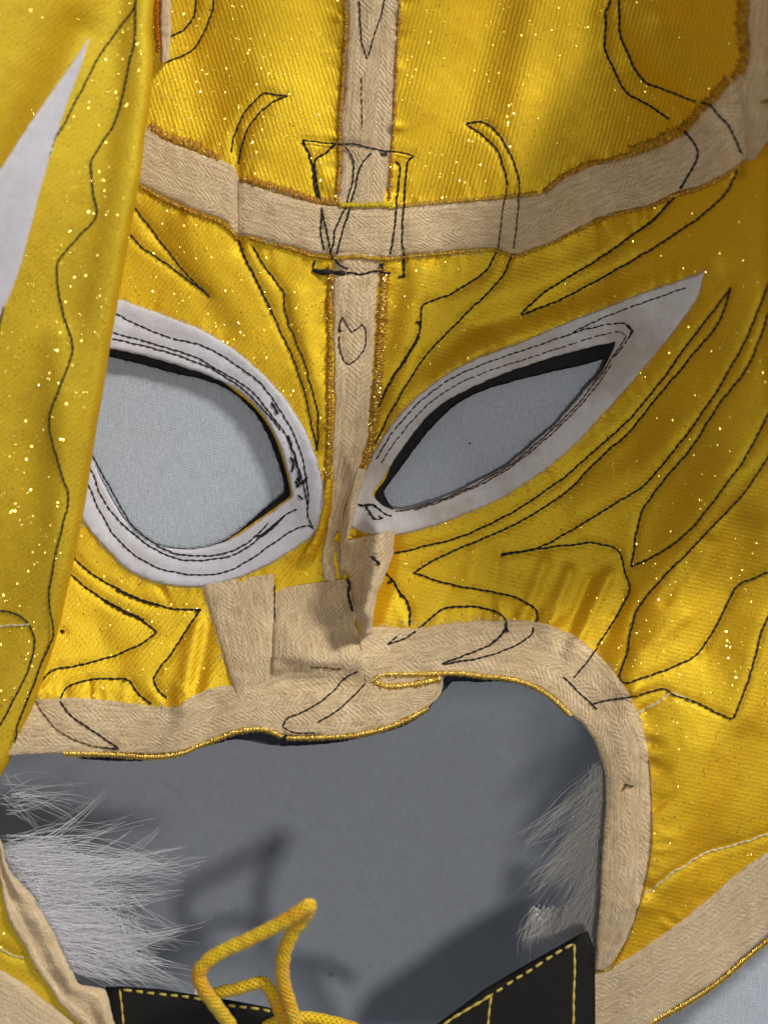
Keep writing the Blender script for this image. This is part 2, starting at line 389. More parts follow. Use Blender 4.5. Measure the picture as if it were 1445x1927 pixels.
def ribbon(name, A, B, mat, parent, off=5.0, step=5.0, nv=13, h=hf, wav=1.0, label=None, under=3.0, dz=None, edge_rough=2.6):
    a = cr(A, 4); b = cr(B, 4); L = max(resample(a, 2)[1], resample(b, 2)[1]); n = max(4, int(L/step))
    a, la = resample(a, n); b, lb = resample(b, n)
    wd = np.linalg.norm(a-b, axis=1).mean(); t = np.linspace(0, 1, nv)
    t = .5-.5*np.cos(t*math.pi)*(.35)-.5*(1-2*t)*.65
    cn = (b-a)/(np.linalg.norm(b-a, axis=1)[:, None]+1e-6)
    a = a+cn*(edge_rough*(vn(a[:, 0]/5, a[:, 1]/5)+vn(a[:, 0]/17, a[:, 1]/17)))[:, None]
    b = b+cn*(edge_rough*(vn(b[:, 0]/5+8, b[:, 1]/5)+vn(b[:, 0]/17, b[:, 1]/17+4)))[:, None]
    X = a[:, None, :]*(1-t)[None, :, None]+b[:, None, :]*t[None, :, None]
    x, y = X[..., 0], X[..., 1]
    prof = 1-np.abs(2*t-1)**7
    z = h(x, y)+off*(.35+.65*prof[None, :])+wav*(vn(x/16, y/16)+.6*vn(x/7, y/7))*prof[None, :]
    if dz is not None: z = z+dz(x, y, t[None, :]+0*x)
    V = P(x, y, z); lowL = P(x[:, :1], y[:, :1], z[:, :1]-under); lowR = P(x[:, -1:], y[:, -1:], z[:, -1:]-under)
    V = np.concatenate([lowL, V, lowR], 1)
    us = np.linspace(0, (la+lb)/2, n)/100; vv = np.r_[-.05, t*wd/100, (wd+5)/100]
    UV = np.stack(np.broadcast_arrays(us[:, None], vv[None, :]), -1)
    m = nv+2; idx = np.arange(n*m).reshape(n, m)
    F = np.stack([idx[:-1, :-1], idx[1:, :-1], idx[1:, 1:], idx[:-1, 1:]], -1).reshape(-1, 4)
    # orient upward
    p = V.reshape(-1, 3); q = F[len(F)//2+3]
    nz = np.cross(p[q[1]]-p[q[0]], p[q[3]]-p[q[0]])[2]
    if nz < 0: F = F[:, ::-1]
    return link(name, p, F, mat, parent, UV.reshape(-1, 2), label=label)

def sweep(paths, radii, ns=6, flat=1.0):
    """paths: list of (n,3) arrays (metres); radii: list of (n,) -> V, F, UV"""
    Vs, Fs, Us = [], [], []; base = 0
    for p, r in zip(paths, radii):
        n = len(p)
        if n < 2: continue
        tg = np.gradient(p, axis=0); tg /= np.linalg.norm(tg, axis=1)[:, None]+1e-12
        up = np.array([0, 0, 1.0]); sd = np.cross(tg, up); l = np.linalg.norm(sd, axis=1)
        sd[l < .15] = (1, 0, 0); sd /= np.linalg.norm(sd, axis=1)[:, None]+1e-12
        u2 = np.cross(sd, tg)
        an = np.arange(ns)*2*math.pi/ns
        ring = p[:, None, :]+r[:, None, None]*(np.cos(an)[None, :, None]*sd[:, None, :]+flat*np.sin(an)[None, :, None]*u2[:, None, :])
        Vs.append(ring.reshape(-1, 3))
        dl = np.r_[0, np.cumsum(np.linalg.norm(np.diff(p, axis=0), axis=1))]/(100*PX)
        Us.append(np.stack(np.broadcast_arrays(dl[:, None], (an*r.mean()/(100*PX))[None, :]), -1).reshape(-1, 2))
        i = np.arange(n-1)[:, None]*ns; j = np.arange(ns)[None, :]; j2 = (j+1) % ns
        q = np.stack([i+j, i+j2, i+ns+j2, i+ns+j], -1).reshape(-1, 4)+base
        Fs += q[:, ::-1].tolist() if False else q.tolist()
        Fs.append(list(range(base, base+ns))[::-1]); Fs.append([base+(n-1)*ns+k for k in range(ns)])
        base += n*ns
    return np.concatenate(Vs), Fs, np.concatenate(Us)

def stitch(pts, parent, mat=None, r=1.55, off=1.1, h=hf, sl=13.0, name="stitching", dash=False, wob=1.0, label=None, smooth=True):
    """a sewn line: each stitch rises out of the cloth, dips at both ends and lies a little off line"""
    q = cr(pts, 3) if smooth else np.array(pts, float)
    L = resample(q, 2)[1]; n = max(4, int(L/2.6)); q, L = resample(q, n)
    s = np.linspace(0, L, n); k = s/sl; fr = k-np.floor(k); ki = np.floor(k).astype(int)
    jit = (rng.random(ki.max()+2)-.5)*2.3*wob; tilt = (rng.random(ki.max()+2)-.3)*1.6*wob
    tg = np.gradient(q, axis=0); tg /= np.linalg.norm(tg, axis=1)[:, None]+1e-9; nn = np.stack([-tg[:, 1], tg[:, 0]], -1)
    jj = jit[ki]*(1-fr)+jit[ki+1]*fr
    q = q+nn*(jj+tilt[ki]*(fr-.5)*1.1)[:, None]
    arch = np.sin(np.pi*fr)
    z = h(q[:, 0], q[:, 1])+off+r*.9*arch-r*.3
    r = r*1.22; rr = r*(.52+.56*arch)*(1+.2*(rng.random(n)-.5))
    p = P(q[:, 0], q[:, 1], z)
    if dash:
        seg = [np.where((ki == a) & (fr < .74))[0] for a in range(ki.max()+1)]
        seg = [g for g in seg if len(g) > 1]
        V, F, U = sweep([p[g] for g in seg], [rr[g]*S for g in seg], 6, .7)
    else: V, F, U = sweep([p], [rr*S], 6, .75)
    return link(name, V, F, mat or M['thread'], parent, U, label=label)

def strands(name, P3, r, mat, parent, ns=3, kind='stuff', label=None):
    V, F, U = sweep(P3, r, ns); return link(name, V, F, mat, parent, U, kind=kind, label=label)

def overlock(path, parent, wd=14, step=2.0, mats=('frayd', 'gold'), h=hf, off=2.0, name="overlock_edge", goldp=.10, ang=.5, side=0.0, label=None):
    """short slanted thread loops packed along a cut edge"""
    q = cr(path, 4); L = resample(q, 2)[1]; n = int(L/step); q, L = resample(q, n)
    tg = np.gradient(q, axis=0); tg /= np.linalg.norm(tg, axis=1)[:, None]+1e-9; nn = np.stack([-tg[:, 1], tg[:, 0]], -1)
    groups = {m: ([], []) for m in (*mats, 'fray') }
    t = np.linspace(-1, 1, 5)
    for i in range(n):
        for rep in range(3):
            m = mats[1] if rng.random() < goldp*2.2 else (mats[0] if rng.random() < .6 or mats[0] != 'frayd' else 'fray')
            wloc = wd*(.55+.5*rng.random())*(.8+.4*(vn(np.array(i*step/45.0), np.array(2.0))+.5))*.5
            an = ang*(rng.random()-.4)*2.6; d = nn[i]*math.cos(an)+tg[i]*math.sin(an)
            c = q[i]+nn[i]*(side+rng.normal()*wd*.10)+tg[i]*rng.normal()*1.5
            if m == 'gold': wloc *= .6
            xy = c+d*(t*wloc)[:, None]+nn[i]*0
            z = h(xy[:, 0], xy[:, 1])+off+3.6*(1-t*t)*(.4+rng.random())-1.0
            groups[m][0].append(P(xy[:, 0], xy[:, 1], z)); groups[m][1].append(np.array([.5, 1, 1.1, 1, .5])*S*(.8+.5*rng.random()))
    first = None
    for m, (ps, rs) in groups.items():
        if not ps: continue
        o = strands(name if first is None else ("tinsel" if m == "gold" else "overlock_loops"), ps, rs, M[m], parent if first is None else first, 4, label=label if first is None else None)
        if first is None: first = o
    return first

def fuzz(path, parent, n, ln=9, r=.35, mat='lint', h=hf, off=5, spread=3, name="lint_fibres"):
    q = cr(path, 4); ps, rs = [], []
    for _ in range(n):
        i = rng.integers(0, len(q)); c = q[i]+rng.normal(size=2)*spread; a = rng.random()*6.28; l = ln*(.3+rng.random()); k = (rng.random()-.5)*2.5
        t = np.linspace(0, 1, 5); an = a+k*t
        xy = c+np.stack([np.cumsum(np.cos(an)), np.cumsum(np.sin(an))], -1)*l/5
        z = h(xy[:, 0], xy[:, 1])+off+t*4*rng.random()
        ps.append(P(xy[:, 0], xy[:, 1], z)); rs.append(np.full(5, r*S))
    return strands(name, ps, rs, M[mat], parent, 3)

def embroider(ST):
    ST(pan_fl, [(369, -40), (369, 0), (364, 30), (349, 52), (324, 67), (308, 72)], [(405, -40), (403, 0), (396, 30), (379, 70), (359, 95), (339, 106), (311, 117)],
       [(435, 286), (440, 257), (451, 229), (466, 204), (486, 182), (497, 175), (519, 177), (541, 180), (522, 186), (502, 199), (483, 218), (468, 237), (460, 262), (453, 285), (448, 307)], r=1.5)
    ST(T['V1'], [(569, 263), (599, 267), (630, 269), (674, 272), (718, 282), (754, 287), (778, 292)], [(724, 282), (728, 293), (716, 288)], [(649, 276), (660, 290), (666, 304), (664, 332), (659, 359), (649, 393)],
       [(700, 287), (682, 307), (673, 326), (669, 354), (660, 381)], off=6.5, r=1.4)
    ST(T['V1'], [(676, 0), (678, 40), (682, 80), (691, 110), (703, 70), (713, 40), (722, 10), (726, -30)], off=6, r=1.2)
    ST(T['V1'], [(679, 145), (680, 160), (679, 180)], [(680, 185), (681, 240)], mat=M['brown'], off=5.5, r=1.2)
    ST(pan_fl, [(569, 263), (580, 285), (588, 312), (591, 340), (597, 368), (605, 390)], [(630, 271), (616, 285), (597, 296), (592, 307), (594, 332), (599, 362), (605, 392)], r=2.0)
    ST(T['H1b'], [(605, 390), (610, 415), (616, 440), (621, 473), (626, 489)], [(605, 395), (604, 437), (610, 470)], [(649, 393), (638, 417), (630, 434), (627, 459), (621, 478)], [(660, 381), (651, 417), (641, 448), (634, 478)],
       [(746, 381), (745, 417), (739, 453), (735, 478)], [(761, 381), (758, 423), (757, 456), (760, 482)], off=9.5, r=1.5)
    ST(pan_fr, [(743, 303), (752, 309), (750, 340), (746, 381)], [(778, 292), (768, 304), (763, 343), (761, 381)], r=1.7)
    ST(pan_lr, [(760, 486), (761, 520), (750, 520)], r=2.0)
    ST(pan_ll, [(594, 489), (588, 503)], [(750, 520), (762, 519)], r=1.8)
    ST(pan_ll, [(588, 506), (600, 511), (622, 511)], [(588, 509), (606, 512), (626, 510)], [(626, 513), (648, 514)], off=4, r=3.9, wob=.6, sl=46, label="thick black thread knot") 
    ST(T['V2'], [(650, 514), (660, 512), (677, 516), (707, 510), (735, 514)], [(630, 489), (640, 500), (655, 505)], [(713, 500), (722, 497), (716, 504)], off=6.5, r=1.7)
    ST(T['V2'], [(638, 622), (639, 610), (644, 596), (662, 626), (682, 610), (688, 618)], [(688, 618), (687, 651), (674, 673), (657, 686), (648, 679), (639, 651), (638, 632)], off=6, r=1.15)
    ST(T['V2'], [(637, 620), (640, 624)], off=6, r=2.6)
    ST(pan_fr, [(954, 349), (948, 316), (936, 283), (911, 256), (878, 232), (906, 228), (936, 248), (956, 281), (971, 316), (977, 346)], r=1.6)
    ST(T['H1b'], [(954, 352), (948, 381), (943, 427), (937, 467)], [(977, 346), (973, 416), (966, 467)], mat=M['brown'], off=9, r=1.2)
    ST(pan_lr, [(937, 469), (931, 479), (916, 507), (891, 527), (850, 552), (795, 574), (793, 602), (790, 628)], [(966, 470), (961, 484), (946, 517), (916, 552), (870, 597), (828, 640), (793, 680), (758, 735), (726, 794), (705, 835)], r=1.6)
    ST(pan_lr, [(790, 628), (764, 674), (734, 718), (720, 747), (714, 768)], r=2.0, wob=1.6)
    ST(pan_lr, [(788, 632), (775, 655), (762, 676), (735, 715)], r=1.9, off=2.6, wob=1.6)
    ST(pan_lr, [(782, 608), (788, 606), (792, 616)], r=2.2)
    ST(pan_fr, [(1152, -40), (1149, 0), (1140, 22), (1139, 55), (1139, 94), (1150, 119), (1167, 155), (1183, 177), (1211, 191), (1233, 205), (1257, 223)], [(1164, -40), (1164, 0), (1165, 33), (1167, 66), (1181, 97), (1194, 127), (1217, 155), (1244, 166), (1280, 180), (1308, 190)], r=1.9)
    ST(T['H1b'], [(1318, 192), (1336, 197), (1355, 219), (1374, 241), (1385, 266), (1395, 288)], [(1286, 246), (1305, 266), (1314, 288), (1308, 307), (1297, 327), (1280, 354)], off=9.5, r=1.9)
    ST(pan_lr, [(1395, 292), (1388, 318), (1374, 349), (1357, 373), (1312, 411), (1252, 452), (1182, 494), (1121, 529), (1046, 567), (981, 592)], [(1280, 358), (1262, 377), (1232, 411), (1197, 437), (1141, 477), (1066, 524), (1021, 552), (981, 591)], r=1.8)
    ST(pan_lr, [(1262, 378), (1232, 411), (1200, 436)], r=1.7, off=3)
    ST(pan_ll, [(251, 388), (279, 424), (319, 476), (349, 513), (374, 538), (395, 559)], [(244, 441), (269, 466), (309, 493), (349, 523), (392, 556)], r=1.5)
    ST(pan_ll, [(448, 451), (463, 488), (491, 543), (513, 593)], r=1.9)
    ST(pan_ll, [(513, 593), (527, 621), (544, 657), (555, 685), (566, 718), (577, 754), (585, 795), (591, 823), (597, 848)], [(476, 463), (493, 493), (515, 523), (533, 548), (536, 575), (541, 602), (555, 638), (569, 671), (580, 707), (591, 745), (597, 776), (599, 823), (597, 848)], r=1.45, wob=1.5)
    # cheek
    ST(pan_lr, [(705, 1050), (775, 1034), (857, 1013), (927, 984), (998, 943), (1068, 893), (1126, 841), (1185, 788), (1243, 718), (1302, 636), (1343, 583), (1375, 540)],
       [(1375, 542), (1354, 601), (1290, 683), (1232, 753), (1185, 811), (1126, 864), (1068, 923), (1009, 963), (951, 996), (881, 1025), (834, 1045), (778, 1078), (811, 1089), (863, 1104), (922, 1113), (968, 1124), (1009, 1148), (1012, 1165), (1004, 1175)],
       [(942, 1044), (1009, 1033), (1068, 1026), (1120, 1022), (1164, 1037), (1176, 1075), (1184, 1110), (1156, 1168), (1125, 1215)],
       [(1009, 1033), (1044, 1016), (1103, 981), (1161, 946), (1214, 911), (1255, 864), (1296, 811), (1349, 735), (1407, 630), (1436, 560), (1460, 500)],
       [(1445, 590), (1407, 689), (1354, 759), (1302, 841), (1249, 905), (1208, 963), (1196, 1010), (1188, 1066), (1243, 1040), (1302, 993), (1354, 928), (1401, 864), (1445, 782), (1480, 720)],
       [(1480, 800), (1445, 860), (1416, 906), (1385, 946), (1342, 989), (1302, 1032), (1265, 1069), (1225, 1112), (1200, 1146), (1188, 1186), (1179, 1233), (1163, 1277), (1176, 1285), (1216, 1274), (1277, 1251), (1311, 1233), (1339, 1193), (1366, 1140), (1388, 1103), (1425, 1085), (1445, 1077), (1500, 1060)],
       [(1202, 1310), (1222, 1302), (1249, 1297), (1271, 1308), (1308, 1322), (1339, 1337), (1377, 1354)], [(1380, 1353), (1400, 1303), (1416, 1257), (1431, 1196), (1445, 1162), (1480, 1100)], r=1.65)
    ST(pan_lr, [(942, 1045), (970, 1041), (1005, 1034)], r=1.9, off=3)
    ST(T['M2'], [(1004, 1180), (1002, 1192), (980, 1209), (927, 1232), (834, 1250)], [(1125, 1218), (1115, 1232), (1080, 1276)], [(1059, 1274), (1080, 1294), (1123, 1336)], [(1114, 1325), (1150, 1318), (1200, 1311)], [(923, 1214), (878, 1232), (833, 1249)],
       [(747, 1197), (738, 1206), (728, 1214), (760, 1202), (783, 1189)], off=9, r=1.45)
    ST(pan_lr, [(783, 1187), (808, 1167), (833, 1147), (858, 1142), (908, 1144), (938, 1154), (953, 1168)], r=1.7)
    ST(T['M2'], [(953, 1169), (952, 1180), (948, 1190), (923, 1214)], [(952, 1180), (954, 1190)], off=9, r=2.0)
    ST(pan_lr, [(716, 1066), (724, 1079), (739, 1095), (753, 1116), (764, 1126), (772, 1162), (770, 1178)], r=2.0, wob=1.6)
    ST(pan_lr, [(728, 1096), (738, 1094)], [(752, 1118), (757, 1122)], r=2.4)
    ST(T['N3'], [(698, 1048), (709, 1056), (714, 1062)], off=26, r=2.6)
    # lower left cheek
    ST(pan_ll, [(136, 1045), (169, 1077), (219, 1107), (269, 1130), (324, 1145), (376, 1148), (349, 1189), (319, 1234), (289, 1277), (296, 1296), (314, 1314)],
       [(128, 1075), (164, 1107), (199, 1132), (239, 1152), (269, 1169), (294, 1190), (269, 1209), (229, 1229), (189, 1242), (140, 1254), (95, 1264), (75, 1289), (67, 1314)],
       [(114, 1314), (125, 1294), (160, 1282), (204, 1277), (244, 1282), (259, 1304), (285, 1325)], r=1.6)
    ST(pan_ll, [(196, 1130), (222, 1145), (248, 1157), (270, 1168)], r=2.4, off=3, wob=1.8)
    ST(pan_ll, [(219, 1108), (262, 1128), (300, 1140)], [(368, 1150), (378, 1148)], [(114, 1186), (121, 1189)], r=2.2, off=3)
    ST(T['M1'], [(67, 1318), (85, 1349), (115, 1379), (160, 1399), (199, 1409), (224, 1409)], off=6, r=1.0, mat=M['brown'])
    ST(T['M1'], [(224, 1409), (164, 1369), (130, 1344), (114, 1319)], [(195, 1408), (224, 1410)], off=6, r=1.5)
    ST(T['M1'], [(533, 1369), (538, 1356), (588, 1331), (623, 1304), (653, 1274), (688, 1259)], [(598, 1361), (643, 1331), (688, 1287)], [(533, 1369), (550, 1378), (593, 1381)], off=7, r=1.3)
    ST(T['N1'], [(517, 1100), (516, 1170)], off=11, r=1.1)
    ST(T['N2'], [(516, 1244), (573, 1254), (643, 1259)], off=6, r=1.3, mat=M['brown'])
    ST(T['N2'], [(654, 1090), (658, 1100), (655, 1120), (664, 1150)], off=18, r=2.2)
    # eye surround threads
    k7 = dict(off=7.6, r=1.35)
    ST(fe_l, [(216, 590), (259, 610), (309, 632), (379, 650), (438, 682), (488, 719), (528, 774), (553, 819), (573, 879), (580, 929), (580, 973), (588, 992)],
       [(212, 626), (264, 640), (319, 655), (369, 672), (423, 704), (473, 734), (513, 784), (538, 819), (555, 859), (570, 909), (578, 950)],
       [(209, 637), (269, 650), (329, 667), (399, 694), (458, 734), (498, 774), (528, 809)],
       [(160, 870), (169, 881), (189, 929), (214, 969), (249, 1003), (289, 1033), (339, 1053), (399, 1053), (448, 1041), (498, 1003), (538, 969), (558, 959)],
       [(160, 835), (172, 856), (199, 904), (224, 949), (249, 989), (279, 1016), (319, 1038), (364, 1046), (419, 1043), (465, 1022), (505, 985)],
       [(165, 910), (172, 926), (194, 974), (224, 1018), (274, 1058), (324, 1076), (379, 1083), (433, 1073), (473, 1051), (528, 1013), (558, 994), (583, 989), (590, 996)], **k7)
    ST(fe_l, [(511, 757), (517, 768), (523, 779)], [(540, 820), (552, 850), (560, 880), (566, 912)], [(548, 859), (552, 876), (551, 888)], [(558, 900), (568, 908), (578, 897), (569, 912)], [(484, 1012), (510, 995), (532, 975)], off=9, r=2.0, wob=2.2)
    ST(fe_l, [(562, 930), (572, 938)], [(556, 905), (563, 918), (560, 905)], off=9, r=1.6, wob=3)
    ST(fe_r, [(707, 866), (745, 805), (800, 747), (850, 712), (905, 687), (961, 667), (1040, 640), (1100, 620), (1160, 608), (1178, 610), (1191, 622), (1180, 640), (1155, 672)],
       [(1064, 632), (1130, 600), (1200, 573), (1290, 541)], off=7.4, r=1.2)
    ST(fe_r, [(716, 872), (752, 820), (803, 763), (852, 728), (905, 703), (961, 684), (1018, 666), (1084, 645), (1130, 630), (1168, 624), (1178, 632), (1160, 660), (1125, 712), (1080, 768), (1020, 826), (960, 874), (900, 910), (850, 932), (790, 953), (745, 963)],
       [(1150, 685), (1118, 732), (1070, 786), (1010, 840), (950, 886), (890, 918), (830, 943), (780, 960)], off=7.2, r=1.15, mat=M['brown'])
    ST(fe_r, [(673, 949), (685, 950), (693, 950), (709, 954), (726, 968), (736, 972)], [(685, 950), (693, 962), (705, 977), (720, 975), (712, 972)], off=8, r=2.0, wob=1.6)
    ST(fe_r, [(1178, 612), (1190, 622), (1184, 634)], off=9, r=1.7)
    # flap
    kf = dict(h=hflap, r=1.55, off=1.4)
    ST(flap, [(256, -40), (254, 7), (219, 60), (184, 110), (154, 169), (125, 224), (102, 264), (92, 294)],
       [(254, 7), (254, 75), (244, 115), (234, 164), (219, 224), (189, 274), (172, 304), (174, 349), (182, 406), (150, 443), (110, 491), (110, 543), (122, 600), (137, 650), (117, 719), (92, 794), (107, 864), (129, 939), (117, 993), (102, 1058), (92, 1123), (100, 1194), (80, 1244), (60, 1299), (35, 1359), (28, 1399)],
       [(-40, 1148), (0, 1150), (30, 1155), (55, 1175), (65, 1209), (55, 1254), (30, 1309), (0, 1364), (-30, 1400)], [(7, 560), (2, 600), (-6, 640)], **kf)
    ST(flap, [(-20, 1180), (20, 1177), (55, 1175)], mat=M['whitethread'], **kf)
    # white chain stitch, lower right
    ST(pan_lr, [(1208, 1690), (1250, 1655), (1300, 1622), (1350, 1598), (1400, 1585), (1460, 1565)], [(1195, 1345), (1230, 1325), (1262, 1306), (1300, 1320)], [(1192, 1352), (1220, 1332), (1240, 1320)], mat=M['whitethread'], r=1.5, wob=2.2)
    ST(pan_bl, [(0, 1785), (25, 1800), (45, 1803)], mat=M['whitethread'], off=4, r=1.3)
    ST(T['M2'], [(1174, 1477), (1192, 1480)], [(1178, 1480), (1172, 1487)], mat=M['brown'], off=10, r=1.5)


from collections import defaultdict
pan_fl = pan_fr = pan_ll = pan_lr = pan_bl = fe_l = fe_r = flap = None; T = defaultdict(lambda: None)
RUNS = []
embroider(lambda par, *runs, **k: RUNS.extend([] if 'h' in k else list(runs)))
for q in RUNS:
    q = cr(q, 7)
    for (x0, y0), (x1, y1) in zip(q[:-1], q[1:]): stamp(x0, y0, x1, y1, 7.0, -3.4*(.7+.6*rng.random()), mn=True)
    for k_ in range(0, len(q)-1, 3):       # little tucks beside the thread
        d_ = q[k_+1]-q[k_]; d_ = d_/(np.hypot(*d_)+1e-6); n_ = np.array([-d_[1], d_[0]])*(1 if rng.random() < .5 else -1)+d_*rng.normal()*.3
        e_ = q[k_]+n_*(10+12*rng.random()); stamp(q[k_][0], q[k_][1], e_[0], e_[1], 4.5, rng.normal()*1.3, fade=True)
def pucker(path, side, ln=34, every=15, amp=3.2, wd=5.5):
    q = cr(path, every)
    for k_ in range(len(q)-1):
        d_ = q[k_+1]-q[k_]; d_ = d_/(np.hypot(*d_)+1e-6); n_ = np.array([-d_[1], d_[0]])*side+d_*rng.normal()*.35
        e_ = q[k_]+n_*ln*(.4+.9*rng.random()); stamp(q[k_][0], q[k_][1], e_[0], e_[1], wd*(.7+.7*rng.random()), amp*rng.normal(), fade=True)
for sg in (-1, 1):
    pucker([(640, 0), (640, 200), (636, 370)] if sg > 0 else [(752, 0), (742, 200), (730, 370)], sg, 40)
pucker([(260, 245), (369, 270), (453, 335), (600, 372), (820, 378), (1000, 366), (1053, 335), (1161, 292), (1300, 225), (1380, 130)], -1, 46)
pucker([(259, 350), (369, 404), (443, 448), (600, 486), (820, 480), (1001, 470), (1146, 405), (1322, 350), (1430, 280)], 1, 46)
pucker([(620, 500), (620, 700), (615, 900)], 1, 30); pucker([(724, 500), (712, 700), (690, 860)], -1, 34)
pucker([(70, 1308), (249, 1316), (334, 1322), (372, 1300)], -1, 50, amp=5)
pucker([(720, 1178), (860, 1168), (1020, 1168), (1110, 1210), (1150, 1250), (1210, 1345), (1230, 1500), (1230, 1600), (1200, 1710)], -1, 60, every=19, amp=4.5, wd=8)
pucker([(1260, 1745), (1380, 1640), (1445, 1595)], -1, 40)
pucker([(20, 650), (130, 585), (260, 573), (430, 648), (557, 780), (612, 930)], -1, 34, amp=2.5); pucker([(590, 1010), (440, 1095), (290, 1100), (170, 1000)], -1, 34, amp=2.5)
pucker([(700, 860), (787, 742), (895, 672), (1074, 600), (1290, 522)], -1, 40, amp=3); pucker([(1312, 565), (1228, 675), (1084, 838), (942, 942), (730, 1012)], -1, 44, amp=3.5)
# ------------------------------------------------------------ the cloth it lies on
def hollow(x, y):   # added dip under the mouth, so the cloth there falls into shade
    return -420*sm(-420, -60, x)*(1-sm(980, 1290, x))*sm(1150, 1370, y)*(1-sm(2150, 2700, y))
def cz(px, py):     # height of the cloth under a point given at cloth level
    z = hollow(px, py)
    for _ in range(8):
        k = (H-z)/H; z = hollow(CX+(px-CX)*k, CY+(py-CY)*k)
    return z
def build_cloth():
    n = 220; e = 3600
    gx, gy = np.meshgrid(np.linspace(CX-e, CX+e, n), np.linspace(CY-e, CY+e, n))
    z = 5*vn(gx/330+4, gy/300+2)+1.5*vn(gx/110, gy/120)-1+hollow(gx, gy)
    V = np.stack([(gx-CX)*S, -(gy-CY)*S, z*S], -1).reshape(-1, 3)
    idx = np.arange(n*n).reshape(n, n)
    F = np.stack([idx[:-1, :-1], idx[1:, :-1], idx[1:, 1:], idx[:-1, 1:]], -1).reshape(-1, 4)
    o = link("tabletop_cloth", V, F, M['cloth'], None, kind='structure'); o['label'] = "plain grey cotton cloth spread under the mask"
    return o
cloth = build_cloth()
h0 = lambda x, y: 0*np.asarray(x, float)

# ------------------------------------------------------------ the mask
mask = bpy.data.objects.new("wrestling_mask", None); C.objects.link(mask)
mask['label'] = "yellow glitter wrestling mask turned inside out, seams taped and black embroidery showing"
mask['category'] = "mask"

# eye openings
LE_hole = [(60, 760), (110, 690), (160, 660), (205, 656), (245, 663), (330, 686), (400, 710), (440, 730), (480, 763), (510, 803), (530, 850), (543, 895), (549, 933), (520, 957), (480, 985), (440, 1012), (400, 1027), (350, 1034), (300, 1027), (262, 1007), (235, 977), (210, 937), (190, 897), (170, 850), (110, 800)]
LE_fab = [(64, 760), (112, 694), (160, 664), (205, 660), (245, 667), (330, 690), (398, 714), (437, 734), (476, 767), (506, 806), (526, 852), (540, 895), (545, 931), (517, 954), (478, 982), (438, 1009), (400, 1024), (350, 1031), (300, 1024), (264, 1004), (237, 975), (212, 935), (192, 895), (172, 850), (112, 798)]
LE_blk = [(64, 765), (115, 705), (160, 678), (205, 671), (245, 680), (330, 703), (385, 715), (432, 735), (470, 768), (498, 808), (518, 855), (532, 900), (535, 928), (508, 948), (474, 977), (434, 1010), (400, 1026), (350, 1033), (300, 1026), (262, 1006), (235, 976), (210, 936), (190, 896), (171, 850), (111, 800)]
LE_out = [(20, 780), (60, 660), (130, 585), (215, 562), (260, 575), (320, 597), (380, 620), (430, 650), (475, 685), (520, 730), (557, 780), (587, 840), (605, 900), (614, 945), (607, 982), (588, 1008), (550, 1035), (500, 1065), (440, 1090), (380, 1103), (335, 1103), (290, 1095), (245, 1075), (205, 1040), (170, 1000), (120, 930), (60, 870)]
RE_hole = [(700, 930), (721, 900), (745, 862), (778, 815), (815, 773), (862, 742), (905, 721), (961, 698), (1018, 679), (1084, 660), (1158, 643), (1149, 665), (1131, 698), (1102, 731), (1074, 764), (1046, 796), (1008, 829), (971, 862), (933, 888), (895, 907), (858, 926), (815, 942), (773, 956), (737, 958), (716, 948)]
RE_fab = [(706, 930), (726, 901), (749, 864), (782, 817), (818, 777), (864, 746), (906, 725), (962, 702), (1018, 683), (1084, 664), (1150, 648), (1145, 662), (1128, 694), (1100, 727), (1072, 760), (1044, 792), (1006, 825), (969, 858), (931, 884), (893, 903), (856, 922), (814, 938), (772, 952), (738, 953), (720, 944)]
RE_blk = [(722, 925), (731, 912), (754, 881), (792, 829), (829, 787), (867, 756), (914, 733), (961, 719), (1036, 700), (1098, 686), (1141, 673), (1134, 692), (1130, 700), (1101, 733), (1073, 766), (1045, 798), (1007, 831), (970, 864), (932, 890), (894, 909), (857, 928), (814, 944), (772, 958), (742, 958), (730, 945)]
RE_out = [(655, 975), (664, 952), (698, 862), (735, 801), (787, 745), (839, 705), (895, 676), (961, 651), (1018, 627), (1074, 603), (1131, 582), (1210, 550), (1290, 524), (1326, 512), (1312, 560), (1275, 613), (1228, 672), (1178, 731), (1131, 782), (1084, 834), (1036, 876), (989, 909), (942, 938), (886, 963), (829, 985), (773, 1001), (730, 1008), (690, 1003), (662, 992)]

def grow(q, r):
    q = np.array(q, float); tg = np.roll(q, -1, 0)-np.roll(q, 1, 0); tg /= np.linalg.norm(tg, axis=1)[:, None]
    nn = np.stack([tg[:, 1], -tg[:, 0]], -1); return (q+nn*(r if np.isscalar(r) else np.array(r)[:, None])).tolist()
LE_fab = grow(LE_hole, [(-3 if (x > 400 and y > 700) else 4) for x, y in LE_hole])
RE_fab = grow(RE_hole, [(-4 if (x < 722 and y < 935) else 4) for x, y in RE_hole])
seamH = [(150, 270), (270, 290), (369, 338), (448, 378), (540, 418), (640, 432), (735, 436), (820, 429), (930, 422), (1000, 415), (1060, 392), (1130, 352), (1222, 333), (1300, 300), (1370, 250), (1420, 195)]
seamV1 = [(700, -230), (700, 0), (690, 200), (684, 380), (682, 432)]
seamV2 = [(682, 432), (670, 500), (668, 640), (664, 780), (655, 880), (640, 960), (640, 1060), (660, 1160), (690, 1235)]
sH, sV1, sV2 = cr(seamH, 8), cr(seamV1, 8), cr(seamV2, 8)
k = int(np.argmin(np.hypot(sH[:, 0]-682, sH[:, 1]-432)))
HL, HR = sH[:k+1], sH[k:]
right_seam = cr([(1420, 195), (1432, 120), (1426, 50), (1432, -20), (1440, -230)], 8)
def mp(*parts): return np.concatenate([np.array(p, float) for p in parts])
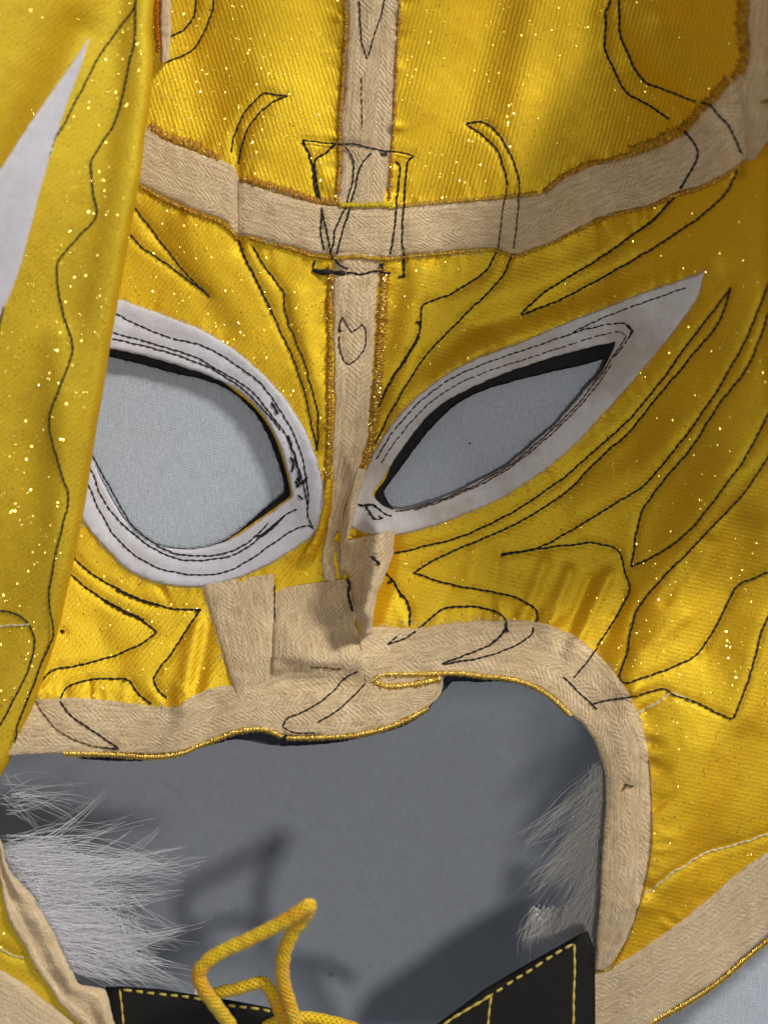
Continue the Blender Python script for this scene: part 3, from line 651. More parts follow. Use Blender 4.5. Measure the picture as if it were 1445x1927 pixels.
pan_fl = panel("fabric_panel", mp([(150, -230)], sV1, HL[::-1][1:]), [], M['satin'], mask, closed=False, label="left forehead panel of yellow satin")
pan_fr = panel("fabric_panel", mp(sV1[::-1], right_seam[::-1][:-1], HR[::-1][:-1]), [], M['satin_r'], mask, closed=False, label="right forehead panel of yellow satin, darker towards its seam")
pan_fx = panel("fabric_panel", mp(right_seam, [(1700, -230), (1700, 150)]), [], M['satin_r'], mask, closed=False, label="narrow panel beyond the right seam")
mouthL = cr([(-60, 1380), (60, 1370), (150, 1365), (249, 1370), (334, 1375), (399, 1340), (470, 1320), (560, 1300), (640, 1270), (690, 1235)], 8)
pan_ll = panel("fabric_panel", mp(HL, sV2[1:], mouthL[::-1][1:], [(-60, 800), (150, 300)]), [LE_fab], M['satin_l'], mask, closed=False, off=-.5, label="yellow panel around the left eye")
mouthR = cr([(690, 1235), (780, 1225), (900, 1220), (1000, 1228), (1060, 1255), (1110, 1310), (1150, 1370), (1172, 1440), (1178, 1520), (1175, 1620), (1165, 1700), (1150, 1770), (1140, 1830)], 8)
lowR = cr([(1140, 1850), (1200, 1835), (1290, 1790), (1380, 1710), (1460, 1640), (1700, 1450)], 8)
pan_lr = panel("fabric_panel", mp(HR, right_seam[1:1], [(1700, 120)], lowR[::-1], mouthR[::-1], sV2[::-1][1:-1]), [RE_fab], M['satin_c'], mask, closed=False, off=-.5, label="yellow cheek panel around the right eye")
pan_bl = panel("fabric_panel", [(-180, 1560), (-40, 1600), (20, 1690), (60, 1780), (110, 1860), (170, 1930), (230, 2040), (-180, 2040)], [], M['flap'], mask, off=2, label="yellow corner panel between the tapes at lower left")

# eye surrounds and the black lining behind them
fe_l = panel("eye_surround", LE_out, [LE_hole], M['felt'], mask, off=7, spacing=8, edge=6, thick=3, rough=2.4, label="white felt surround of the left eye opening")
fe_r = panel("eye_surround", RE_out, [RE_hole], M['felt_s'], mask, off=7, spacing=8, edge=6, thick=3, rough=2.4, label="white felt surround of the long right eye opening")
def grow(q, r):
    q = np.array(q, float); c = cr(q, 1000, True); n = len(q); tg = np.roll(q, -1, 0)-np.roll(q, 1, 0); tg /= np.linalg.norm(tg, axis=1)[:, None]
    nn = np.stack([tg[:, 1], -tg[:, 0]], -1); return (q+nn*r).tolist()
panel("lining", grow(LE_hole, 9), [LE_blk], M['black'], mask, off=-9, spacing=8, thick=5, rough=2.6, label="black lining rim behind the left eye")
panel("lining", grow(RE_hole, 9), [RE_blk], M['black'], mask, off=-9, spacing=8, thick=5, rough=1.6, label="black lining rim behind the right eye")
fuzz(cr(LE_out, 6, True), fe_l, 800, 7, .32, 'lint', spread=1.8, off=3)
fuzz(cr(RE_out, 6, True), fe_r, 900, 7, .32, 'lint', spread=1.8, off=3)
fuzz(cr(LE_blk, 6, True), fe_l, 260, 5, .5, 'thread', spread=1.2, off=-4, name="frayed_threads")
fuzz(cr(RE_blk, 6, True)[80:], fe_r, 160, 5, .5, 'brown', spread=1.5, off=-2, name="frayed_threads")

# ------------------------------------------------------------ tapes
T.clear()
def tape(key, A, B, off=5, mat='tape', **k):
    T[key] = ribbon("tape", A, B, M[mat], mask, off=off, **k); return T[key]
tape('V1', [(658, -230), (655, 0), (655, 60), (650, 120), (648, 180), (642, 230), (643, 300), (636, 372), (636, 395)], [(752, -230), (748, 0), (745, 80), (740, 160), (738, 230), (732, 290), (727, 350), (722, 378), (722, 395)], off=5, wav=2.0, label="upright tape over the forehead seam")
tape('V2', [(630, 470), (628, 510), (627, 560), (628, 640), (629, 700), (629, 780), (627, 840), (622, 890), (618, 930), (622, 975), (632, 1030), (640, 1085)], [(716, 470), (713, 515), (708, 560), (706, 620), (702, 680), (697, 760), (691, 830), (681, 875), (667, 920), (652, 960), (650, 1010), (652, 1080)], off=5,
     dz=lambda x, y, t: 5*np.cos(t*13+y/60)*sm(760, 900, y), label="upright tape running down to the pinched nose bridge")
tape('H1a', [(180, 205), (245, 222), (279, 237), (309, 262), (369, 284), (415, 300), (440, 314), (450, 340)], [(160, 315), (220, 330), (259, 344), (319, 374), (369, 394), (425, 417), (443, 440), (452, 443)], off=6, wav=2.4, label="short cross tape left of the stitched fold")
tape('H1b', [(449, 338), (498, 356), (558, 374), (598, 384), (643, 386), (720, 390), (745, 391), (820, 384), (886, 379), (946, 374), (991, 368), (1031, 359), (1053, 341), (1101, 316), (1161, 301), (1222, 283), (1287, 251), (1322, 211), (1352, 180), (1376, 150), (1390, 132)],
     [(450, 443), (468, 442), (498, 451), (548, 463), (598, 477), (650, 478), (700, 482), (735, 482), (820, 474), (931, 467), (971, 477), (1001, 467), (1041, 452), (1091, 426), (1146, 401), (1222, 384), (1272, 361), (1322, 346), (1387, 311), (1430, 275), (1470, 230)], off=8, wav=2.6, label="long cross tape over the brow seam")
tape('R', [(1412, -230), (1410, 0), (1408, 50), (1412, 90), (1404, 125), (1392, 160), (1396, 230), (1406, 300)], [(1530, -230), (1520, 0), (1516, 80), (1512, 140), (1490, 190), (1466, 235), (1440, 270), (1420, 300)], off=13, label="brownish tape at the dark upper right seam")
tape('M2', [(674, 1183), (720, 1180), (780, 1182), (860, 1172), (960, 1168), (1020, 1172), (1060, 1187), (1110, 1218), (1150, 1260), (1182, 1305), (1205, 1355), (1218, 1415), (1224, 1500), (1224, 1580), (1216, 1640), (1202, 1702), (1180, 1765), (1150, 1815), (1138, 1826)],
     [(690, 1290), (730, 1283), (790, 1273), (850, 1268), (910, 1272), (960, 1277), (1005, 1291), (1040, 1312), (1075, 1345), (1105, 1373), (1125, 1410), (1137, 1450), (1139, 1520), (1133, 1600), (1129, 1700), (1121, 1790), (1120, 1826)], off=8, nv=17, wav=2.2, label="tape arching round the right of the mouth opening")
tape('M1', [(-40, 1310), (30, 1316), (70, 1316), (150, 1314), (249, 1324), (299, 1331), (334, 1331), (360, 1312), (399, 1297), (438, 1289), (500, 1270), (560, 1252), (620, 1240), (670, 1238), (705, 1254), (760, 1268), (815, 1268), (830, 1272)],
     [(-60, 1436), (10, 1424), (50, 1420), (130, 1418), (214, 1416), (309, 1418), (359, 1408), (399, 1391), (438, 1377), (488, 1371), (538, 1383), (598, 1384), (664, 1381), (719, 1369), (773, 1349), (813, 1324), (832, 1301), (834, 1284)], off=4, nv=17, wav=2.2, label="tape along the left of the mouth opening")
tape('N1', [(381, 1098), (395, 1150), (410, 1200), (425, 1250), (438, 1290), (446, 1322)], [(514, 1080), (520, 1120), (522, 1170), (524, 1220), (520, 1260), (516, 1312)], off=9, wav=3.5, dz=lambda x, y, t: 4*np.sin(t*5+y/40)-7*sm(1270, 1315, y)-5*sm(1120, 1085, y), label="tape end patched left of the nose")
tape('N2', [(518, 1108), (512, 1128), (514, 1160), (514, 1200), (511, 1262), (510, 1290)], [(655, 1088), (668, 1140), (682, 1190), (694, 1250), (690, 1285)], off=12, wav=5, nv=17, dz=lambda x, y, t: -11*sm(1120, 1085, y)-8*sm(1245, 1290, y)+7*np.sin(t*4+y/37)+3*np.sin(t*11-y/21), label="tape patch shaded across the nose")
tape('N3', [(650, 1018), (652, 1060), (660, 1100), (668, 1150), (676, 1200)], [(742, 998), (739, 1045), (724, 1085), (708, 1125), (700, 1188)], off=22, wav=5, nv=15, dz=lambda x, y, t: 10*np.sin(t*5.5+y/50), label="crumpled tape end right of the nose")
tape('P1', [(646, 860), (630, 930), (614, 1000), (606, 1050), (610, 1092)], [(668, 860), (650, 930), (634, 1000), (628, 1050), (634, 1094)], off=12, wav=4, nv=9, label="thin pleat of tape gathered into the nose bridge")
tape('P2', [(672, 880), (652, 950), (640, 1010), (640, 1070)], [(690, 884), (672, 950), (658, 1010), (660, 1075)], off=20, wav=4, nv=9, label="second thin pleat of tape beside the first")
for A_, B_ in (([(612, 900), (606, 960), (590, 1010), (570, 1040)], [(628, 905), (622, 960), (606, 1015), (590, 1060)]), ([(636, 1000), (650, 1004), (672, 1010), (690, 1010)], [(626, 1018), (648, 1024), (668, 1030), (688, 1022)])):
    ribbon("fabric_fold", A_, B_, M['satin_l'], mask, off=18, wav=4, nv=9, label="small yellow pleat squeezed out at the nose bridge")
tape('LL', [(-60, 1500), (-12, 1600), (-2, 1640), (14, 1726), (42, 1776), (69, 1826), (97, 1867), (125, 1903), (170, 1950), (200, 2040)], [(-30, 1480), (4, 1590), (17, 1637), (52, 1676), (78, 1715), (97, 1748), (116, 1790), (133, 1823), (150, 1852), (196, 1862), (230, 2000)], off=12, mat='tape_f', wav=4, nv=15, dz=lambda x, y, t: 5*np.cos(t*9)+2*np.sin(y/13), label="puckered tape edging the lower left of the mouth")
tape('LL2', [(-200, 1760), (-60, 1800), (0, 1825), (40, 1850), (80, 1880), (125, 1915), (150, 1945), (190, 2040)], [(-200, 1900), (-60, 1930), (-30, 1950), (0, 1975), (20, 1990), (50, 2010), (70, 2030), (100, 2080)], off=16, mat='tape_f', label="pale tape across the lower left corner")
tape('LR', [(1112, 1832), (1160, 1816), (1200, 1791), (1260, 1750), (1320, 1702), (1380, 1650), (1445, 1602), (1530, 1530), (1700, 1400)], [(1112, 1990), (1190, 1945), (1240, 1916), (1290, 1883), (1350, 1843), (1400, 1798), (1445, 1757), (1540, 1670), (1720, 1520)], off=6, mat='tape_f', nv=17, label="wide smooth tape along the lower right hem")
tape('S1', [(300, -120), (301, -20), (300, 40), (303, 118)], [(322, -120), (321, -20), (322, 40), (318, 112)], off=40, mat='tape_f', label="pale tape end at the top left beside the fold")

# ------------------------------------------------------------ folded-over side panel
def build_flap():
    ys = np.arange(-230, 1500, 7.0); nx = 62
    th = np.radians(np.linspace(165, 0, 11)); rows = []; uvs = []
    for y in ys:
        e = float(fe(y)); top = float(hflap(np.array(e-RFL), np.array(y)))
        x1 = e-RFL+RFL*np.sin(th); z1 = top-RFL*(1-np.cos(th))
        s = np.linspace(0, 1, nx)[1:]*(e+210); x2 = e-RFL-s; z2 = hflap(x2, np.full_like(x2, y))
        xx = np.r_[e-RFL-60, x1, x2]; zz = np.r_[z1[0]-6, z1, z2]
        uu = np.r_[70+RFL*math.radians(165), RFL*th, -s]+e-RFL
        rows.append(P(xx, np.full_like(xx, y), zz)); uvs.append(np.stack([uu, np.full_like(uu, y)], -1)/100)
    V = np.array(rows); m = V.shape[1]; n = len(ys); idx = np.arange(n*m).reshape(n, m)
    F = np.stack([idx[:-1, :-1], idx[:-1, 1:], idx[1:, 1:], idx[1:, :-1]], -1).reshape(-1, 4)
    p = V.reshape(-1, 3); q = idx[n//2, m//2], idx[n//2, m//2+1], idx[n//2+1, m//2+1]
    if np.cross(p[q[1]]-p[q[0]], p[q[2]]-p[q[0]])[2] < 0: F = F[:, ::-1]
    return link("folded_side_panel", p, F, M['flap'], mask, np.array(uvs).reshape(-1, 2), label="yellow glitter side panel folded over the left edge")
flap = build_flap()
panel("felt_patch", [(169, 68), (152, 125), (122, 205), (96, 288), (76, 358), (52, 448), (32, 520), (8, 578), (-40, 690), (-120, 850), (-200, 820), (-200, 500), (-90, 420), (0, 318), (30, 272), (70, 212), (120, 140)], [], M['felt'], flap, off=5, spacing=9, h=hflap, edge=5, thick=0, rough=2, label="white felt wedge on the folded panel")

# ------------------------------------------------------------ embroidery (thread runs)
def ST(par, *runs, **k):
    for r in runs: stitch(r, par, **k)
embroider(ST)
# ------------------------------------------------------------ raw seam edges
OV = overlock
OV([(650, -200), (648, 0), (648, 60), (643, 130), (640, 190), (636, 240), (637, 300), (632, 375)], pan_fl, wd=9, side=-2, goldp=.05)
OV([(754, -200), (752, 0), (748, 80), (744, 160), (741, 230), (737, 300), (733, 370)], pan_fr, wd=7, goldp=.12)
OV([(284, 238), (312, 256), (369, 276), (412, 298)], pan_fl, wd=22, goldp=.05)
OV([(455, 338), (500, 350), (560, 368), (600, 380), (640, 383)], pan_fl, wd=17, goldp=.05, side=-2)
OV([(262, 348), (319, 380), (369, 400), (425, 424), (446, 447)], pan_ll, wd=11, goldp=.14)
OV([(470, 446), (500, 456), (548, 468), (598, 483), (640, 484)], pan_ll, wd=9, goldp=.12)
OV([(640, 385), (680, 386), (720, 384), (742, 388)], pan_fl, wd=11, mats=('frayy', 'gold'), goldp=.03, off=8)
OV([(638, 486), (670, 482), (705, 486), (735, 487)], pan_ll, wd=10, mats=('fray', 'gold'), goldp=.06, off=6)
OV([(735, 390), (820, 381), (886, 376), (946, 371), (1010, 364)], pan_fr, wd=10, mats=('fray', 'gold'), goldp=.06)
OV([(1025, 362), (1050, 338), (1101, 312), (1161, 297), (1195, 286)], pan_fr, wd=13, goldp=.04)
OV([(1190, 288), (1222, 276), (1260, 260), (1290, 246), (1318, 212), (1352, 180), (1376, 150)], pan_fr, wd=24, goldp=.05, side=-4, label="thick amber overlocked seam edge")
OV([(1398, -180), (1398, 0), (1396, 50), (1404, 100), (1396, 130), (1380, 155)], pan_fr, wd=24, goldp=.02, label="dark amber overlocked seam edge")
OV([(735, 486), (820, 478), (931, 471), (971, 482), (1005, 470), (1041, 456)], pan_lr, wd=8, mats=('fray', 'gold'), goldp=.14)
OV([(1041, 456), (1091, 431), (1146, 406), (1222, 388), (1272, 366), (1322, 351), (1385, 316), (1445, 262)], pan_lr, wd=9, goldp=.12)
OV([(622, 500), (620, 560), (621, 640), (620, 700), (620, 780), (618, 860), (616, 930), (625, 1010), (612, 1085)], pan_ll, wd=13, goldp=.10)
OV([(722, 505), (720, 560), (716, 620), (712, 680), (705, 760), (698, 820), (688, 870)], pan_lr, wd=22, goldp=.22, side=-1, label="wide amber seam edge glittering with tinsel")
OV([(688, 850), (672, 900), (655, 945), (646, 1000), (650, 1060)], pan_lr, wd=14, goldp=.03)
OV([(1222, 1430), (1227, 1520), (1226, 1600), (1214, 1670), (1200, 1720), (1178, 1778), (1150, 1822), (1120, 1832)], pan_lr, wd=5, goldp=.02, mats=('fray', 'gold'))
OV([(300, -100), (297, 0), (298, 50), (302, 95)], pan_fl, wd=16, off=30, mats=('orange', 'gold'), goldp=.02, name="orange_overlock_edge")
for key, path, n_ in (('V1', [(655, 0), (650, 120), (642, 230), (638, 370)], 160), ('V1', [(748, 0), (740, 160), (727, 350)], 160), ('H1b', [(498, 356), (643, 386), (820, 384), (991, 368)], 260), ('H1b', [(498, 451), (700, 482), (931, 467), (1146, 401)], 260),
        ('M1', [(70, 1316), (249, 1324), (334, 1331), (399, 1297)], 120), ('M2', [(720, 1180), (960, 1168), (1110, 1218), (1205, 1355), (1224, 1580), (1180, 1765)], 400), ('N1', [(381, 1098), (425, 1250)], 100), ('LL', [(17, 1637), (78, 1715), (133, 1823)], 120)):
    fuzz(path, T[key], n_, 8, .3, 'lint', spread=2.2, off=4)
# gold bound edges: dense short tinsel wraps round a cord
def bound(path, parent, r=5.0, h=hf, off=4, name="gold_piping", step=2.4, pw=.5, label=None):
    q = cr(path, 4); L = resample(q, 2)[1]; n = int(L/step); q, L = resample(q, n)
    tg = np.gradient(q, axis=0); tg /= np.linalg.norm(tg, axis=1)[:, None]+1e-9; nn = np.stack([-tg[:, 1], tg[:, 0]], -1)
    z0 = h(q[:, 0], q[:, 1])+off
    V, F, U = sweep([P(q[:, 0], q[:, 1], z0)], [np.full(n, r*.8*S)], 8)
    core = link(name, V, F, M['fray'], parent, U, label=label)
    ps, rs = [], []; th = np.linspace(-.35, math.pi+.35, 9)
    for i in range(n):
        sk = (rng.random()-.3)*3.4; rr = r*(.8+.5*rng.random()**2)
        xy = q[i]+nn[i]*(np.cos(th)*rr)[:, None]+tg[i]*(np.linspace(-1, 1, 9)*sk*2)[:, None]+tg[i]*rng.normal()*.6
        ps.append(P(xy[:, 0], xy[:, 1], z0[i]+np.sin(th)*rr)); rs.append(np.full(9, (.75+.9*rng.random())*S))
    strands("tinsel_wrap", ps, rs, M['gold'], core, 4)
    return core
bound([(120, 1419), (214, 1421), (270, 1425), (309, 1424), (345, 1417), (370, 1406), (399, 1395), (438, 1380), (470, 1374), (498, 1374), (530, 1387)], T['M1'], 5.4, off=-2, label="thin gold piping under the left mouth tape")
bound([(540, 1390), (598, 1389), (640, 1387), (664, 1385), (700, 1377)], T['M1'], 4.8, off=-2)
bound([(672, 1384), (719, 1373), (750, 1362), (776, 1350), (805, 1333)], T['M1'], 6.0, off=-2)
bound([(702, 1282), (712, 1273), (760, 1270), (815, 1269), (860, 1268), (910, 1274), (960, 1279), (1004, 1293), (1038, 1314), (1073, 1347)], T['M2'], 4.8, off=4, label="thin gold piping along the top of the mouth opening")
bound([(706, 1286), (730, 1293), (770, 1290), (805, 1284), (828, 1278)], T['M2'], 6.5, off=2, label="short doubled-back gold piping")
bound([(1545, 1680), (1500, 1722), (1447, 1768), (1405, 1803), (1352, 1849), (1292, 1889), (1240, 1918), (1190, 1948), (1112, 1994)], T['LR'], 6.5, off=-2, step=3.2, label="gold piping along the lower right hem")
# dark cloth edge below the mouth tape
ribbon("lining", [(110, 1410), (200, 1414), (300, 1416), (400, 1386), (470, 1366), (560, 1380), (660, 1376), (760, 1346), (815, 1312), (838, 1270)], [(150, 1428), (200, 1432), (290, 1430), (400, 1402), (440, 1392), (520, 1404), (600, 1402), (665, 1392), (780, 1356), (857, 1275)], M['navy'], mask, off=-14, label="dark lining edge showing under the mouth tape")
ribbon("lining", [(838, 1262), (900, 1266), (960, 1272), (1004, 1286)], [(842, 1283), (900, 1283), (958, 1284), (1000, 1293)], M['navy'], mask, off=-10)

# ------------------------------------------------------------ leather chin flaps
def hleL(x, y): return 118+0*x+.10*(np.asarray(y)-1860)
def hleR(x, y): return 128+6*sm(900, 1100, x)+.06*(np.asarray(y)-1800)+0*x
lL = panel("leather_panel", [(199, 1858), (230, 1857), (300, 1862), (369, 1873), (440, 1884), (498, 1895), (560, 1910), (640, 1935), (700, 2060), (205, 2060), (203, 1960)], [], M['leather'], mask, closed=False, h=hleL, spacing=14, edge=5, off=4, thick=8, label="black leatherette panel at the lower left with pale stitching")
lR = panel("leather_panel", [(1106, 1753), (1119, 1790), (1120, 1860), (1121, 2060), (700, 2060), (740, 1985), (827, 1925), (912, 1862), (979, 1822), (1050, 1782), (1088, 1760)], [], M['leather'], mask, closed=False, h=hleR, spacing=14, edge=5, off=4, thick=8, label="black leatherette panel with a pointed corner at the lower right")
kl = dict(mat=M['yellowthread'], sl=22, wob=.5, smooth=True)
stitch([(232, 1864), (299, 1872), (369, 1880), (424, 1892), (498, 1902), (560, 1920), (600, 1935)], lL, h=hleL, off=4, r=2.2, dash=True, **kl)
stitch([(225, 1864), (229, 1895), (234, 1960)], lL, h=hleL, off=4, r=1.8, **kl)
stitch([(1078, 1778), (1050, 1793), (1005, 1822), (965, 1847), (925, 1873)], lR, h=hleR, off=4, r=2.2, dash=True, **kl)
stitch([(925, 1873), (885, 1898), (845, 1922), (800, 1955)], lR, h=hleR, off=4, r=2.3, **kl)
stitch([(1080, 1778), (1081, 1813), (1080, 1870), (1077, 1960)], lR, h=hleR, off=4, r=2.0, **kl)
stitch([(925, 1875), (921, 1900), (915, 1960)], lR, h=hleR, off=4, r=2.0, **kl)
ribbon("edge_binding", [(366, 1858), (390, 1858), (410, 1862)], [(366, 1876), (390, 1876), (410, 1878)], M['tape_f'], lL, h=hleL, off=-2)

# ------------------------------------------------------------ yellow lace
def lace():
    root = bpy.data.objects.new("lace", None); C.objects.link(root)
    root['label'] = "bright yellow round lace looped over the black leatherette at the bottom"; root['category'] = "lace"
    main = [(455, 1975, 165), (430, 1927, 190), (405, 1892, 215), (381, 1858, 235), (373, 1834, 240), (387, 1813, 245), (419, 1791, 250), (459, 1773, 255), (502, 1752, 262), (545, 1728, 270), (570, 1711, 274), (582, 1704, 272), (580, 1714, 262), (571, 1729, 250), (550, 1757, 235), (536, 1790, 222), (531, 1825, 210), (535, 1858, 200), (545, 1892, 190), (558, 1935, 180), (575, 1985, 165)]
    sec = [(395, 1875, 170), (420, 1867, 172), (445, 1862, 176), (475, 1853, 182), (493, 1849, 184), (505, 1860, 180), (514, 1876, 174), (527, 1906, 165), (545, 1945, 155)]
    thr = [(500, 1935, 150), (530, 1920, 152), (574, 1916, 154), (621, 1924, 150), (664, 1936, 145), (710, 1960, 138)]
    for k, pts in enumerate((main, sec, thr)):
        q = cr(pts, 3); q, L = resample(q, int(L_(q)/2)); n = len(q)
        s = np.arange(n)*2.0
        r = (12.6 if k == 0 else 11.8)*(1+.03*np.sin(s/4.2))+.5*vn(s/12, s*0)
        if k == 0: r *= 1+.05*sm(0, 60, s)
        V, F, U = sweep([P(q[:, 0], q[:, 1], q[:, 2])], [r*S], 18)
        # braid relief: two families of plaits crossing round the cord
        ang = np.tile(np.arange(18), n)*2*math.pi/18; ss = np.repeat(s, 18)
        c = np.repeat(P(q[:, 0], q[:, 1], q[:, 2]), 18, 0); dirv = V-c
        rel = np.maximum(np.sin(ss/2.2+ang*4), np.sin(ss/2.2-ang*4)); V = c+dirv*(1+.03*rel)[:, None]
        o = link("lace_strand", V, F, M['lace'], root, U)
        ps = []; rs = []
        for _ in range(120):
            i_ = rng.integers(0, n); a_ = rng.random()*6.28; rr_ = r[i_]; b_ = P(q[i_:i_+1, 0]+math.cos(a_)*rr_, q[i_:i_+1, 1]+math.sin(a_)*rr_, q[i_:i_+1, 2]+rng.random()*5)[0]; d_ = rng.normal(size=(4, 3)).cumsum(0)*S*1.6
            ps.append(b_+d_-d_[0]); rs.append(np.full(4, .28*S))
        strands('lace_fuzz', ps, rs, M['lace'], o, 3)
def L_(q): return np.linalg.norm(np.diff(q, axis=0), axis=1).sum()
lace()

# ------------------------------------------------------------ fur
def tuft(p0, p1, n, spread0, spread1, z0, z1, bend=.15, r=.55, out=None, ztip=None):
    p0 = np.array(p0, float); p1 = np.array(p1, float); d = p1-p0; L = np.hypot(*d); nn = np.array([-d[1], d[0]])/L
    b = rng.normal()*bend*L*.5
    for _ in range(n):
        s0 = rng.normal()*spread0; ln = .45+.6*rng.random()**.7; e = rng.normal()*spread1; t = np.linspace(0, 1, 11)
        cv = rng.normal()*L*.05; wv = rng.normal()*2.0; ph = rng.random()*6.28
        ax = p0+d*(t*ln)[:, None]+nn*(s0*(1-t)**1.4+e*t**1.3*ln+b*(t*ln)**2+cv*np.sin(t*math.pi)+wv*np.sin(t*8+ph)*t)[:, None]
        z = z0+(z1-z0)*t*ln+rng.normal()*7*(1-.3*t)+rng.normal()*10*t*t
        out[0].append(P(ax[:, 0], ax[:, 1], np.maximum(z, 3))); out[1].append(np.linspace(1, .35, 11)*r*S*(.6+.7*rng.random()))
out = ([], [])
def onedge(t): # along the right side of the lower left tape
    e = cr([(-60, 1490), (-10, 1560), (10, 1610), (30, 1650), (60, 1690), (90, 1740), (112, 1790), (135, 1840)], 4); return e[int(np.clip(t, 0, .999)*len(e))]
for i in range(80):     # dense under-fur close to the tape
    t = rng.random(); p = onedge(.36+t*.54)+rng.normal(size=2)*6-np.array([26, 8]); a = math.radians(-10+22*t+rng.normal()*9); L = (60+110*rng.random()**1.5+40*math.sin(t*3.1))
    tuft(p, p+np.array([math.cos(a), math.sin(a)])*L, 24, 9, 5+12*rng.random(), 100, 60, .3, .55, out)
for i in range(58):      # long wisps over it, each a loose lock
    t = rng.random(); t = t*.26+.36 if rng.random() < .62 else .74+.18*rng.random(); p = onedge(t)+rng.normal(size=2)*8-np.array([20, 8]); a = math.radians(-9+20*t+rng.normal()*7); a += rng.normal()*.08; L = 180+190*rng.random()-60*t
    tuft(p, p+np.array([math.cos(a), math.sin(a)])*L, 13, 8, 3+9*rng.random(), 105, 30, .45, .5, out)
for q0, q1, n in (((0, 1600), (330, 1582), 26), ((0, 1610), (340, 1640), 26), ((30, 1650), (375, 1655), 26), ((60, 1700), (340, 1690), 20), ((80, 1730), (300, 1810), 50), ((90, 1770), (315, 1815), 40)):
    tuft(q0, q1, n, 11, 9, 95, 40, .2, .55, out)
for _ in range(26):  # stragglers curling down
    p = np.array([120+140*rng.random(), 1660+110*rng.random()]); tuft(p, p+np.array([90*rng.random()+20, 60+70*rng.random()]), 3, 5, 12, 70, 45, .7, .45, out)
for _ in range(10):
    p = np.array([0+30*rng.random(), 1470+70*rng.random()]); tuft(p, p+np.array([60+110*rng.random(), rng.normal()*40-5]), 4, 16, 12, 110, 80, .3, .42, out)
fur1 = strands("fur_trim", out[0], out[1], M['hair'], mask, 3, label="long white fur spilling into the lower left of the mouth opening")
out = ([], [])
for i in range(34):
    t = i/34; p = np.array([1150+rng.normal()*5, 1450+290*t]); L = 185-60*t+rng.normal()*40; a = math.radians(122+rng.normal()*9-8*t)
    tuft(p, p+np.array([math.cos(a), math.sin(a)])*L*1.15, 60, 16, 14, 80, 22, .16, .42, out)
for _ in range(20):
    p = np.array([1010+60*rng.random(), 1700+40*rng.random()]); tuft(p, p+np.array([-30+rng.normal()*20, 50+25*rng.random()]), 10, 7, 7, 40, 22, .5, .42, out)
fur2 = strands("fur_trim", out[0], out[1], M['hairb'], mask, 3, label="shaded greyish fur beside the right mouth tape")

# ------------------------------------------------------------ gold flecks lying proud of the cloth
def flecks(parent, n, box, h, size=(.8, 1.9), tilt=.55, poly=None, holes=()):
    V = []; F = []; cnt = 0
    x = box[0]+(box[2]-box[0])*rng.random(n*4); y = box[1]+(box[3]-box[1])*rng.random(n*4)
    pts = np.stack([x, y], -1); dens = (vn(x/60, y/60)+.5)*(vn(x/17+5, y/17)+.5); m = rng.random(len(x)) < dens*1.6
    if poly is not None: m &= inside(pts, poly)
    for hq in holes: m &= ~inside(pts, np.array(hq, float))
    pts = pts[m][:n]; z = h(pts[:, 0], pts[:, 1]); e = 3.0
    zx = (h(pts[:, 0]+e, pts[:, 1])-h(pts[:, 0]-e, pts[:, 1]))/(2*e); zy = (h(pts[:, 0], pts[:, 1]+e)-h(pts[:, 0], pts[:, 1]-e))/(2*e)
    for i in range(len(pts)):
        s = size[0]+(size[1]-size[0])*rng.random()**2.5; a = rng.random()*6.28; tx, ty = rng.normal(size=2)*tilt
        cs = []
        for k in range(5):
            an = a+k*2*math.pi/5; ux, uy = math.cos(an)*s*.55, math.sin(an)*s*(.8 if k % 2 else .6)
            cs.append((pts[i, 0]+ux, pts[i, 1]+uy, z[i]+2.0+zx[i]*ux+zy[i]*uy+tx*ux+ty*uy))
        q = np.array(cs); V.append(P(q[:, 0], q[:, 1], q[:, 2])); F.append([cnt+4, cnt+3, cnt+2, cnt+1, cnt]); cnt += 5
    return link("glitter", np.concatenate(V), F, M['glint'], parent, smooth=False, kind='stuff')
pl = mp(HL, sV2[1:], mouthL[::-1][1:], [(-60, 800), (150, 300)])
flecks(pan_fl, 900, (280, 0, 640, 380), hf, poly=mp([(150, -230)], sV1, HL[::-1][1:]))
flecks(pan_fr, 1100, (745, 0, 1400, 370), hf, poly=mp(sV1[::-1], right_seam[::-1][:-1], HR[::-1][:-1]))
flecks(pan_ll, 1700, (60, 380, 640, 1330), hf, poly=pl, holes=(LE_out,))
prr = mp(HR, [(1700, 120)], lowR[::-1], mouthR[::-1], sV2[::-1][1:-1])
flecks(pan_lr, 4200, (690, 450, 1460, 1800), hf, poly=prr, holes=(RE_out,))
flecks(flap, 3400, (-20, 0, 270, 1430), hflap, size=(.8, 2.1), poly=np.array([(x-RFL*.6, y) for y, x in FX[1:-1]]+[(-100, 1480), (-100, -60)]), holes=([(169, 68), (122, 205), (76, 358), (8, 578), (-200, 900), (-200, 500), (0, 318), (120, 140)],))

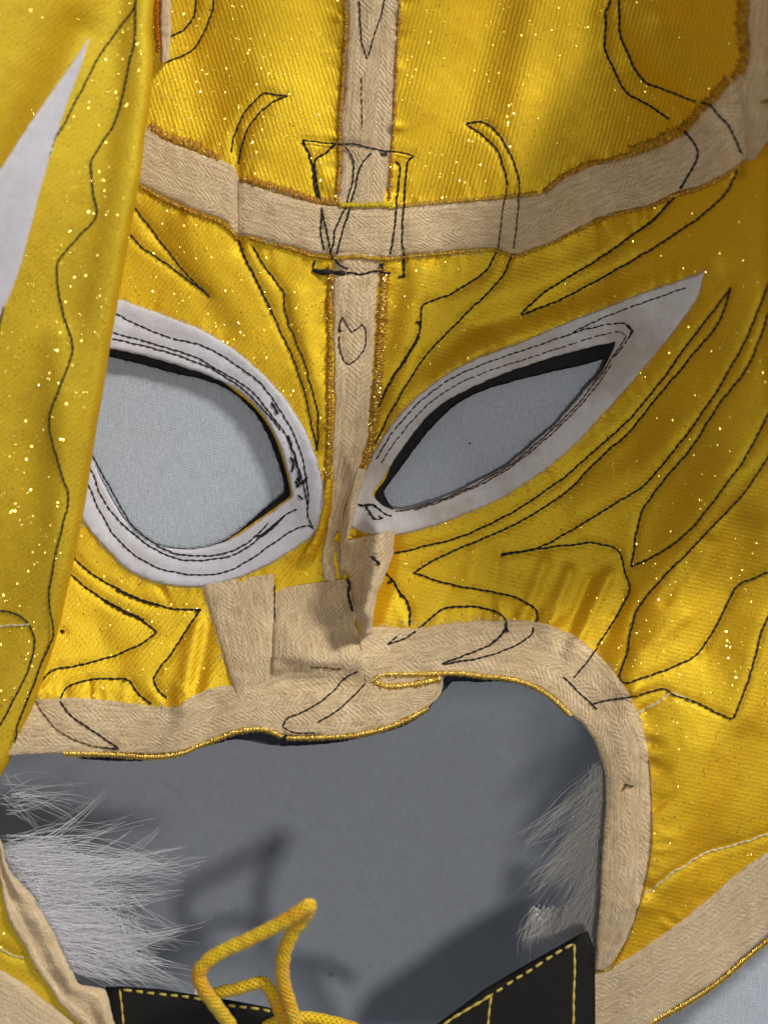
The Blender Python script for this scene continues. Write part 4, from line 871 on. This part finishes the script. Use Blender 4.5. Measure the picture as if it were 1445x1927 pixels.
def band(path, wd):
    q = cr(path, 12); tg = np.gradient(q, axis=0); tg /= np.linalg.norm(tg, axis=1)[:, None]; nn = np.stack([-tg[:, 1], tg[:, 0]], -1)*wd/2
    return np.concatenate([q+nn, (q-nn)[::-1]])
up = lambda x, y: hf(x, y)+3.5
for pr_, path, wd, n_ in ((pan_lr, [(722, 505), (720, 560), (716, 620), (712, 680), (705, 760), (698, 820)], 22, 200), (pan_ll, [(620, 500), (621, 640), (619, 780), (614, 930), (612, 1085)], 16, 90), (pan_ll, [(262, 350), (369, 402), (446, 447), (548, 470), (640, 486)], 14, 60),
        (pan_lr, [(735, 487), (931, 473), (1041, 458), (1146, 408), (1322, 353), (1385, 318)], 13, 110), (pan_fr, [(745, 120), (737, 300), (733, 370)], 9, 40), (pan_fr, [(1190, 286), (1290, 244), (1352, 180)], 20, 50), (pan_fl, [(284, 240), (369, 278), (412, 298)], 18, 22), (pan_fl, [(645, 60), (636, 240), (632, 370)], 9, 20)):
    b_ = band(path, wd); flecks(pr_, n_, (*b_.min(0), *b_.max(0)), up, size=(1.2, 3.2), tilt=.35, poly=b_)

# ------------------------------------------------------------ lint and specks on the cloth
ps, rs = [], []
for (x, y, a, l, k) in ((905, 1400, .3, 60, 1.2), (950, 1395, .9, 70, .3), (1010, 1470, 2.0, 30, .5), (540, 1530, -.8, 18, 1.5), (610, 1545, .6, 14, 1.0), (760, 1690, 1.2, 16, .7), (560, 1415, 1.1, 40, .4), (300, 1470, .3, 70, .8), (150, 1555, .2, 140, -.6), (140, 1545, .5, 150, -.9), (960, 1640, 1.5, 120, .2), (930, 1790, 2.4, 90, -.3), (950, 1860, 2.3, 110, .2), (700, 1900, .8, 30, .5)):
    t = np.linspace(0, 1, 12); an = a+k*t; xy = np.array([x, y])+np.stack([np.cumsum(np.cos(an)), np.cumsum(np.sin(an))], -1)*l/12
    ps.append(P(xy[:, 0], xy[:, 1], cz(xy[:, 0], xy[:, 1])+4+5*np.sin(t*3.1))); rs.append(np.full(12, .5*S))
o = strands("lint_fibres", ps, rs, M['lint'], cloth, 3)
def speck(x, y, r):
    n = 7; an = np.arange(n)*2*math.pi/n; rr = r*(.7+.5*rng.random(n)); zz = cz(np.array([x*1.0]), np.array([y*1.0]))[0]; V = np.concatenate([P(x+np.cos(an)*rr, y+np.sin(an)*rr*.8, zz-7), P(x+np.cos(an)*rr*.6, y+np.sin(an)*rr*.5, zz+2)])
    F = [[i, i+n, (i+1) % n+n, (i+1) % n] for i in range(n)]+[list(range(n, 2*n))[::-1]]
    link("dark_speck", V, F, M['thread'], cloth)
for x, y, r in ((622, 1835, 5), (722, 1818, 3), (744, 1722, 2), (698, 1818, 2), (603, 1550, 3), (884, 834, 3), (671, 1902, 3), (980, 1790, 2)): speck(x, y, r)
